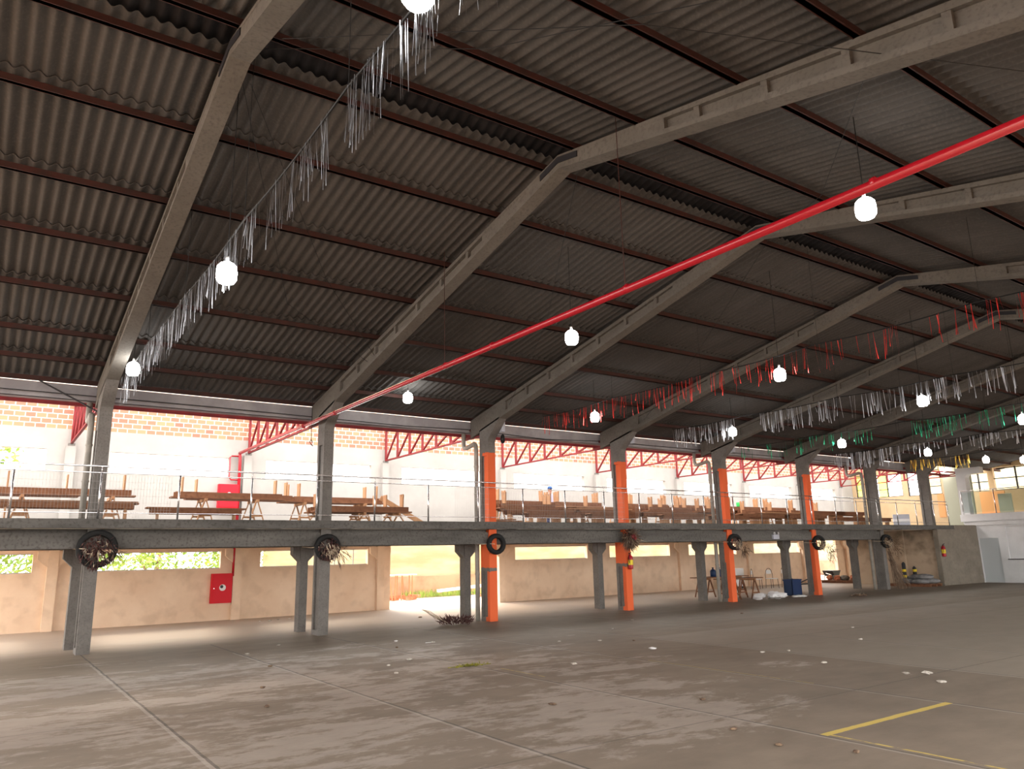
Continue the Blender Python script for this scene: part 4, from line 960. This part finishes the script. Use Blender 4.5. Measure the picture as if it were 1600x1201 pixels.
MB().tube([(-.1, 38.28, 4.47), (4.4, 38.28, 4.47)], .02, 8).build('top_rail', STEEL, root, smooth=True)
# rear window wall of the terrace and gable
BH = [(-2.2, -1.15, 4.75, 5.75), (-.85, 1.4, 4.75, 6.0), (1.8, 4.2, 4.75, 6.0)]
wt = wall_y(MB(), 44.0, 44.2, -1.9, 8, 2.75, 6.3, BH).build('wall_terrace_rear', CREAM); tag(wt, kind='structure', label='warm toned rear wall of the kiosk terrace')
MB().box(-1.7, -.4, 43.97, 44.0, 3.3, 4.7).build('orange_panel', ORANGEP, wt)
for (a, b, z0, z1) in BH:
    fr = MB().box(a, b, 44.05, 44.1, z0, z0 + .04).box(a, b, 44.05, 44.1, (z0 + z1) / 2 - .0, (z0 + z1) / 2 + .05).box((a + b) / 2 - .04, (a + b) / 2 + .04, 44.05, 44.1, z0, z1)
    tag(fr.build('window_%d' % kx, WINB), kind='structure', label='dark cross barred window at the back of the terrace'); kx += 1
tag(MB().box(-9, 12, 52, 52.3, 0, 8).build('yard_wall', YWALL, base=(0, 52, 0)), 'yellowish wall seen through the far upper windows', 'wall')
tag(MB().prism_y([(-1.2, 6.3), (21, 6.3), (20.2, 6.3), (9.9, 8.3), (-.9, 5.95)], 44.3, 44.5).build('wall_gable', BRICKD), kind='structure', label='brick gable wall closing the far end of the hall')
tag(MB().box(8, 21, 44.3, 44.5, 0, 6.3).build('wall_far', CREAM), kind='structure', label='far end wall of the hall')
tag(MB().box(.25, .9, 41.5, 41.56, 3.35, 4.4).build('poster_board', GREENW, base=(.5, 41.5, 3.35)), 'greenish board standing on the kiosk terrace', 'board')
root = thing('notice_board', (-.6, 33.6, 2.75), 'small grey board leaning at the end of the mezzanine', 'board')
MB().bar((-1.1, 33.4, 3.03), (-.62, 34.0, 3.03), .03, .55).build('panel', GREY, root); MB().bar((-1.1, 33.38, 3.03), (-.62, 33.98, 3.03), .034, .12).build('stripe', WHITE, root)

# ------------------------------------------------------------------ outside through the openings
tag(MB().box(-14.2, -13.9, 7.5, 60, 0, 2.5).build('yard_wall', YWALL, base=(-14, 20, 0)), 'sunlit pale yellow yard wall outside the side doorway', 'wall')
tag(MB().box(-13.9, -13.6, 7.5, 60, 0, .95).build('soil_bank', SOIL, base=(-13.8, 20, 0)), 'low band of reddish soil along the yard wall', 'soil')
r = random.Random(31)
def tree(x, y, h, rad, lab, nleaf=2200, tz=1.0):
    root = thing('tree', (x, y, 0), lab, 'tree', 'trees beyond the side wall')
    MB().tube([(x, y, -.02), (x + .1, y + .15, h * .4), (x, y + .35, h * .75)], [.13, .1, .05], 8).tube([(x + .08, y + .12, h * .35), (x, y - .5, h * .7)], [.08, .03], 6).build('trunk', BARK, root, smooth=True)
    m = MB()
    for _ in range(nleaf):
        t = r.uniform(0, 6.283); u = r.uniform(-1, 1); q = r.random() ** .4; s = math.sqrt(1 - u * u)
        p = (x + rad * q * s * math.cos(t), y + rad * 1.25 * q * s * math.sin(t), h * .62 + h * .42 * q * u)
        m.leaf(p, (r.uniform(-1, 1), r.uniform(-1, 1), r.uniform(-1, .4)), r.uniform(.15, .32), r.uniform(.06, .13), r)
    f = m.build('foliage', LEAF, root); f['kind'] = 'stuff'
tree(-11.5, -2.6, 3.6, 1.6, 'leafy tree with a pinkish trunk seen through the leftmost strip window')
tree(-12.8, .6, 3.2, 1.3, 'bush just outside the strip window behind the leftmost wreath', 1500)
tree(-15.5, 3.4, 3.0, 1.2, 'small bright green bush left of the hose cabinet window', 1100)
tree(-14.5, 6.2, 3.0, 1.3, 'green bush seen in the strip window by the second column', 1100)
tree(-12.4, -3.2, 7.2, 1.5, 'taller tree seen through the upper window at far left', 1500)
m = MB()
for _ in range(700):
    y = r.uniform(13.6, 17.6); m.leaf((-13.2 + r.uniform(-.4, .4), y, 0), (r.uniform(-.4, .4), r.uniform(-.4, .4), 1), r.uniform(.12, .42), .03, r)
tag(m.build('grass_tufts', LEAF, base=(-13.2, 15, 0)), 'green weeds at the foot of the yard wall', 'weeds', kind='stuff')
for i in range(26):
    x = -12.6 + r.uniform(-.5, .5); y = 11.9 + r.uniform(-.2, 2.0); z = .045 if i < 16 else .14
    o = MB().box(-.1, .1, -.14, .14, -.05, .05).build('clay_brick', BRICKR); o.location = (x, y, z + .01); o.rotation_euler = (0, 0, r.uniform(0, 3))
    tag(o, 'red clay brick in the loose heap outside the doorway', 'brick', 'bricks heaped in the yard')
root = thing('stake_stand', (-12.2, 12.9, 0), 'pale board laid over upright wooden stakes outside the doorway', 'stakes')
MB().box(-12.45, -11.95, 12.3, 13.6, 1.05, 1.09).build('board', WHITE, root)
for i in range(7): MB().bar((-12.2 + r.uniform(-.15, .15), 12.5 + i * .16, 0), (-12.2 + r.uniform(-.2, .2), 12.5 + i * .16 + r.uniform(-.05, .05), 1.06), .04, .03).build('stake', WOOD2, root)
tag(MB().bar((-12.4, 14.9, .30), (-12.0, 18.6, .55), .25, .12).build('white_slab', WHITE, base=(-12.2, 17, .3)), 'long white slab lying propped on the ground outside', 'slab')
tag(MB().bar((-11.8, 16.6, .03), (-11.6, 19.0, .03), .2, .09).build('pale_board', WOOD2, base=(-11.8, 17, .1)), 'long pale timber board on the ground outside', 'board')
# far doorway: barrow, slabs, rocks
root = thing('wheelbarrow', (-6.3, 36.0, 0), 'dark wheelbarrow by the far doorway', 'wheelbarrow')
MB().prism_x([(35.55, .62), (36.35, .62), (36.15, .32), (35.75, .32)], -6.6, -6.0).build('tray', WINB, root); MB().ring((-6.3, 36.35, .19), (1, 0, 0), .15, .04, 18, 8).build('wheel', RUBBER, root, smooth=True)
for s in (-.2, .2): MB().bar((-6.3 + s, 35.1, .5), (-6.3 + s, 36.3, .25), .03, .03).bar((-6.3 + s, 35.6, .35), (-6.3 + s, 35.5, 0), .03, .03).build('handle', STEEL, root)
root = thing('low_platform', (-4.9, 33.9, 0), 'low timber platform with broken slabs inside the far doorway', 'platform')
MB().box(-6.4, -4.2, 34.9, 36.0, .08, .14).build('boards', WOOD, root); MB().box(-6.3, -4.3, 34.95, 35.05, 0, .08).box(-6.3, -4.3, 35.8, 35.9, 0, .08).build('runner', WOOD, root)
for i in range(9):
    x = -6.1 + i * .21
    o = MB().blob((0, 0, 0), .16, .2, .15, 7, 5, .3, r).build('rubble_stone', CONC_LT if i % 3 else BRICKR); o.location = (x, 35.3 + r.uniform(-.2, .3), .25)
    tag(o, 'lump of rubble on the low platform by the far doorway', 'rubble', 'rubble on the low platform')
root = thing('pickup_truck', (-13, 52, 0), 'pale vehicle parked outside the far doorway', 'vehicle')
MB().box(-12.5, -9.6, 50.5, 52.4, .5, 1.1).build('body', WHITE, root); MB().prism_x([(50.7, 1.1), (52.2, 1.1), (52.0, 1.6), (50.9, 1.6)], -11.8, -10.2).build('cabin', GREY, root)
for x in (-12, -10.1): MB().lathe([(.3, 0), (.3, .2)], (x, 50.45, .3), 16, (0, 1, 0)).build('wheel', RUBBER, root)

# ------------------------------------------------------------------ litter on the hall floor
root = thing('dried_plant', (-.2, 8.4, 0), 'clump of dried purple brown weeds on the floor left of the first orange column', 'dried plant')
m = MB(); rq = random.Random(77)
for _ in range(520):
    t = rq.uniform(0, 6.283); q = rq.random() ** .6 * .42
    p = (.0 + math.cos(t) * q, 8.5 + math.sin(t) * q * 1.1, rq.uniform(0, .16)); m.leaf(p, (math.cos(t) * .6, math.sin(t) * .6, rq.uniform(.1, 1)), rq.uniform(.06, .2), .022, rq)
m.build('twigs', DRYP, root)
m = MB()
for i in range(9): m.tube([(0, 8.25, .06), (-.1 + rq.uniform(-.2, .2), 8.0 - .1 * i / 3, .15 + .03 * i), (-.15, 7.85 - .04 * i, .28 + .02 * i)], .007, 4)
m.build('pale_stems', TAN, root)
m = MB()
m.tube([(7.0, 4.2, .01), (7.06, 4.6, .02), (7.08, 5.0, .01)], .006, 5)
for _ in range(160):
    q = rq.uniform(-.38, .38) * rq.random(); m.leaf((7.05 + rq.gauss(0, .02), 4.6 + q, rq.uniform(0, .03)), (rq.uniform(-1, 1), rq.uniform(-1, 1), rq.uniform(0, .5)), rq.uniform(.03, .08), .014, rq)
tag(m.build('leaf_sprig', YGREEN, base=(7.05, 4.6, 0)), 'small yellow green sprig lying on the floor in mid hall', 'sprig')
m = MB()
for _ in range(120):
    q = rq.gauss(0, .2); m.leaf((1.55 + rq.gauss(0, .08), 25.4 + q, rq.uniform(0, .05)), (rq.uniform(-1, 1), rq.uniform(-1, 1), rq.uniform(0, .5)), rq.uniform(.06, .16), .03, rq)
tag(m.build('dark_leaf_clump', DRY, base=(1.5, 25.4, 0)), 'dark leaf clump on the far floor before the last columns', 'leaves')
DB = [(2.62, 5.41, .035, 'w'), (7.57, 8.38, .05, 'w'), (3.4, 5.9, .03, 'p'), (3.7, 4.9, .03, 'd'), (5.6, 4.2, .04, 'p'), (6.0, 3.6, .03, 'p'), (6.9, 3.3, .03, 'p'), (4.6, 2.0, .03, 'd'), (2.5, 2.2, .03, 'p'), (8.1, 6.0, .04, 'p'), (5.3, 7.9, .03, 'p'), (5.8, 8.6, .03, 'p'), (6.3, 9.1, .025, 'd'),
      (4.1, 10.5, .03, 'p'), (2.7, 12.5, .03, 'p'), (9.3, 9.4, .03, 'p'), (9.5, 9.9, .03, 'p'), (10.8, 9.0, .04, 'p'), (12.9, 8.5, .04, 'p'), (12.4, 9.1, .05, 'p'), (12.2, 8.9, .03, 'p'), (9.4, 12.4, .03, 'p'), (8.0, 14.4, .03, 'p'), (3.5, 16.1, .03, 'd'), (12.9, 4.2, .03, 'd'), (13.6, 4.0, .03, 'd'), (14.2, 4.3, .03, 'd'),
      (13.1, 1.9, .03, 'd'), (10.6, 3.6, .03, 'd'), (11.6, 5.2, .03, 'd'), (6.8, 1.2, .03, 'd'), (8.3, .8, .03, 'd'), (1.4, 3.2, .03, 'p'), (-3.0, 9.0, .035, 'd'), (-5.6, 5.2, .04, 'p'), (-5.8, 5.5, .04, 'p'), (-5.6, 4.9, .035, 'p'), (-5.9, 5.9, .03, 'p')]
for i, (x, y, s, k) in enumerate(DB):
    o = MB().blob((0, 0, 0), s * rq.uniform(.9, 1.6), s * rq.uniform(.9, 1.8), s * .45, 7, 5, .4, rq).build('floor_scrap', {'w': WHITE, 'p': DEBR, 'd': DRY}[k])
    o.location = (x, y, s * .40); o.rotation_euler = (0, 0, rq.uniform(0, 3))
    lab = {'p': 'small crumpled pale scrap littering the concrete floor', 'd': 'small dark leaf scrap littering the concrete floor', 'w': 'round white scrap on the floor between second and first orange columns' if i == 0 else 'largest pale scrap on the mid hall floor'}[k]
    tag(o, lab, 'scrap', 'floor litter')
tag(MB().box(3.35, 3.37, 5.75, 5.98, 0, .008).build('paper_strip', WHITE, base=(3.36, 5.86, 0)), 'thin white strip lying on the floor', 'paper strip')
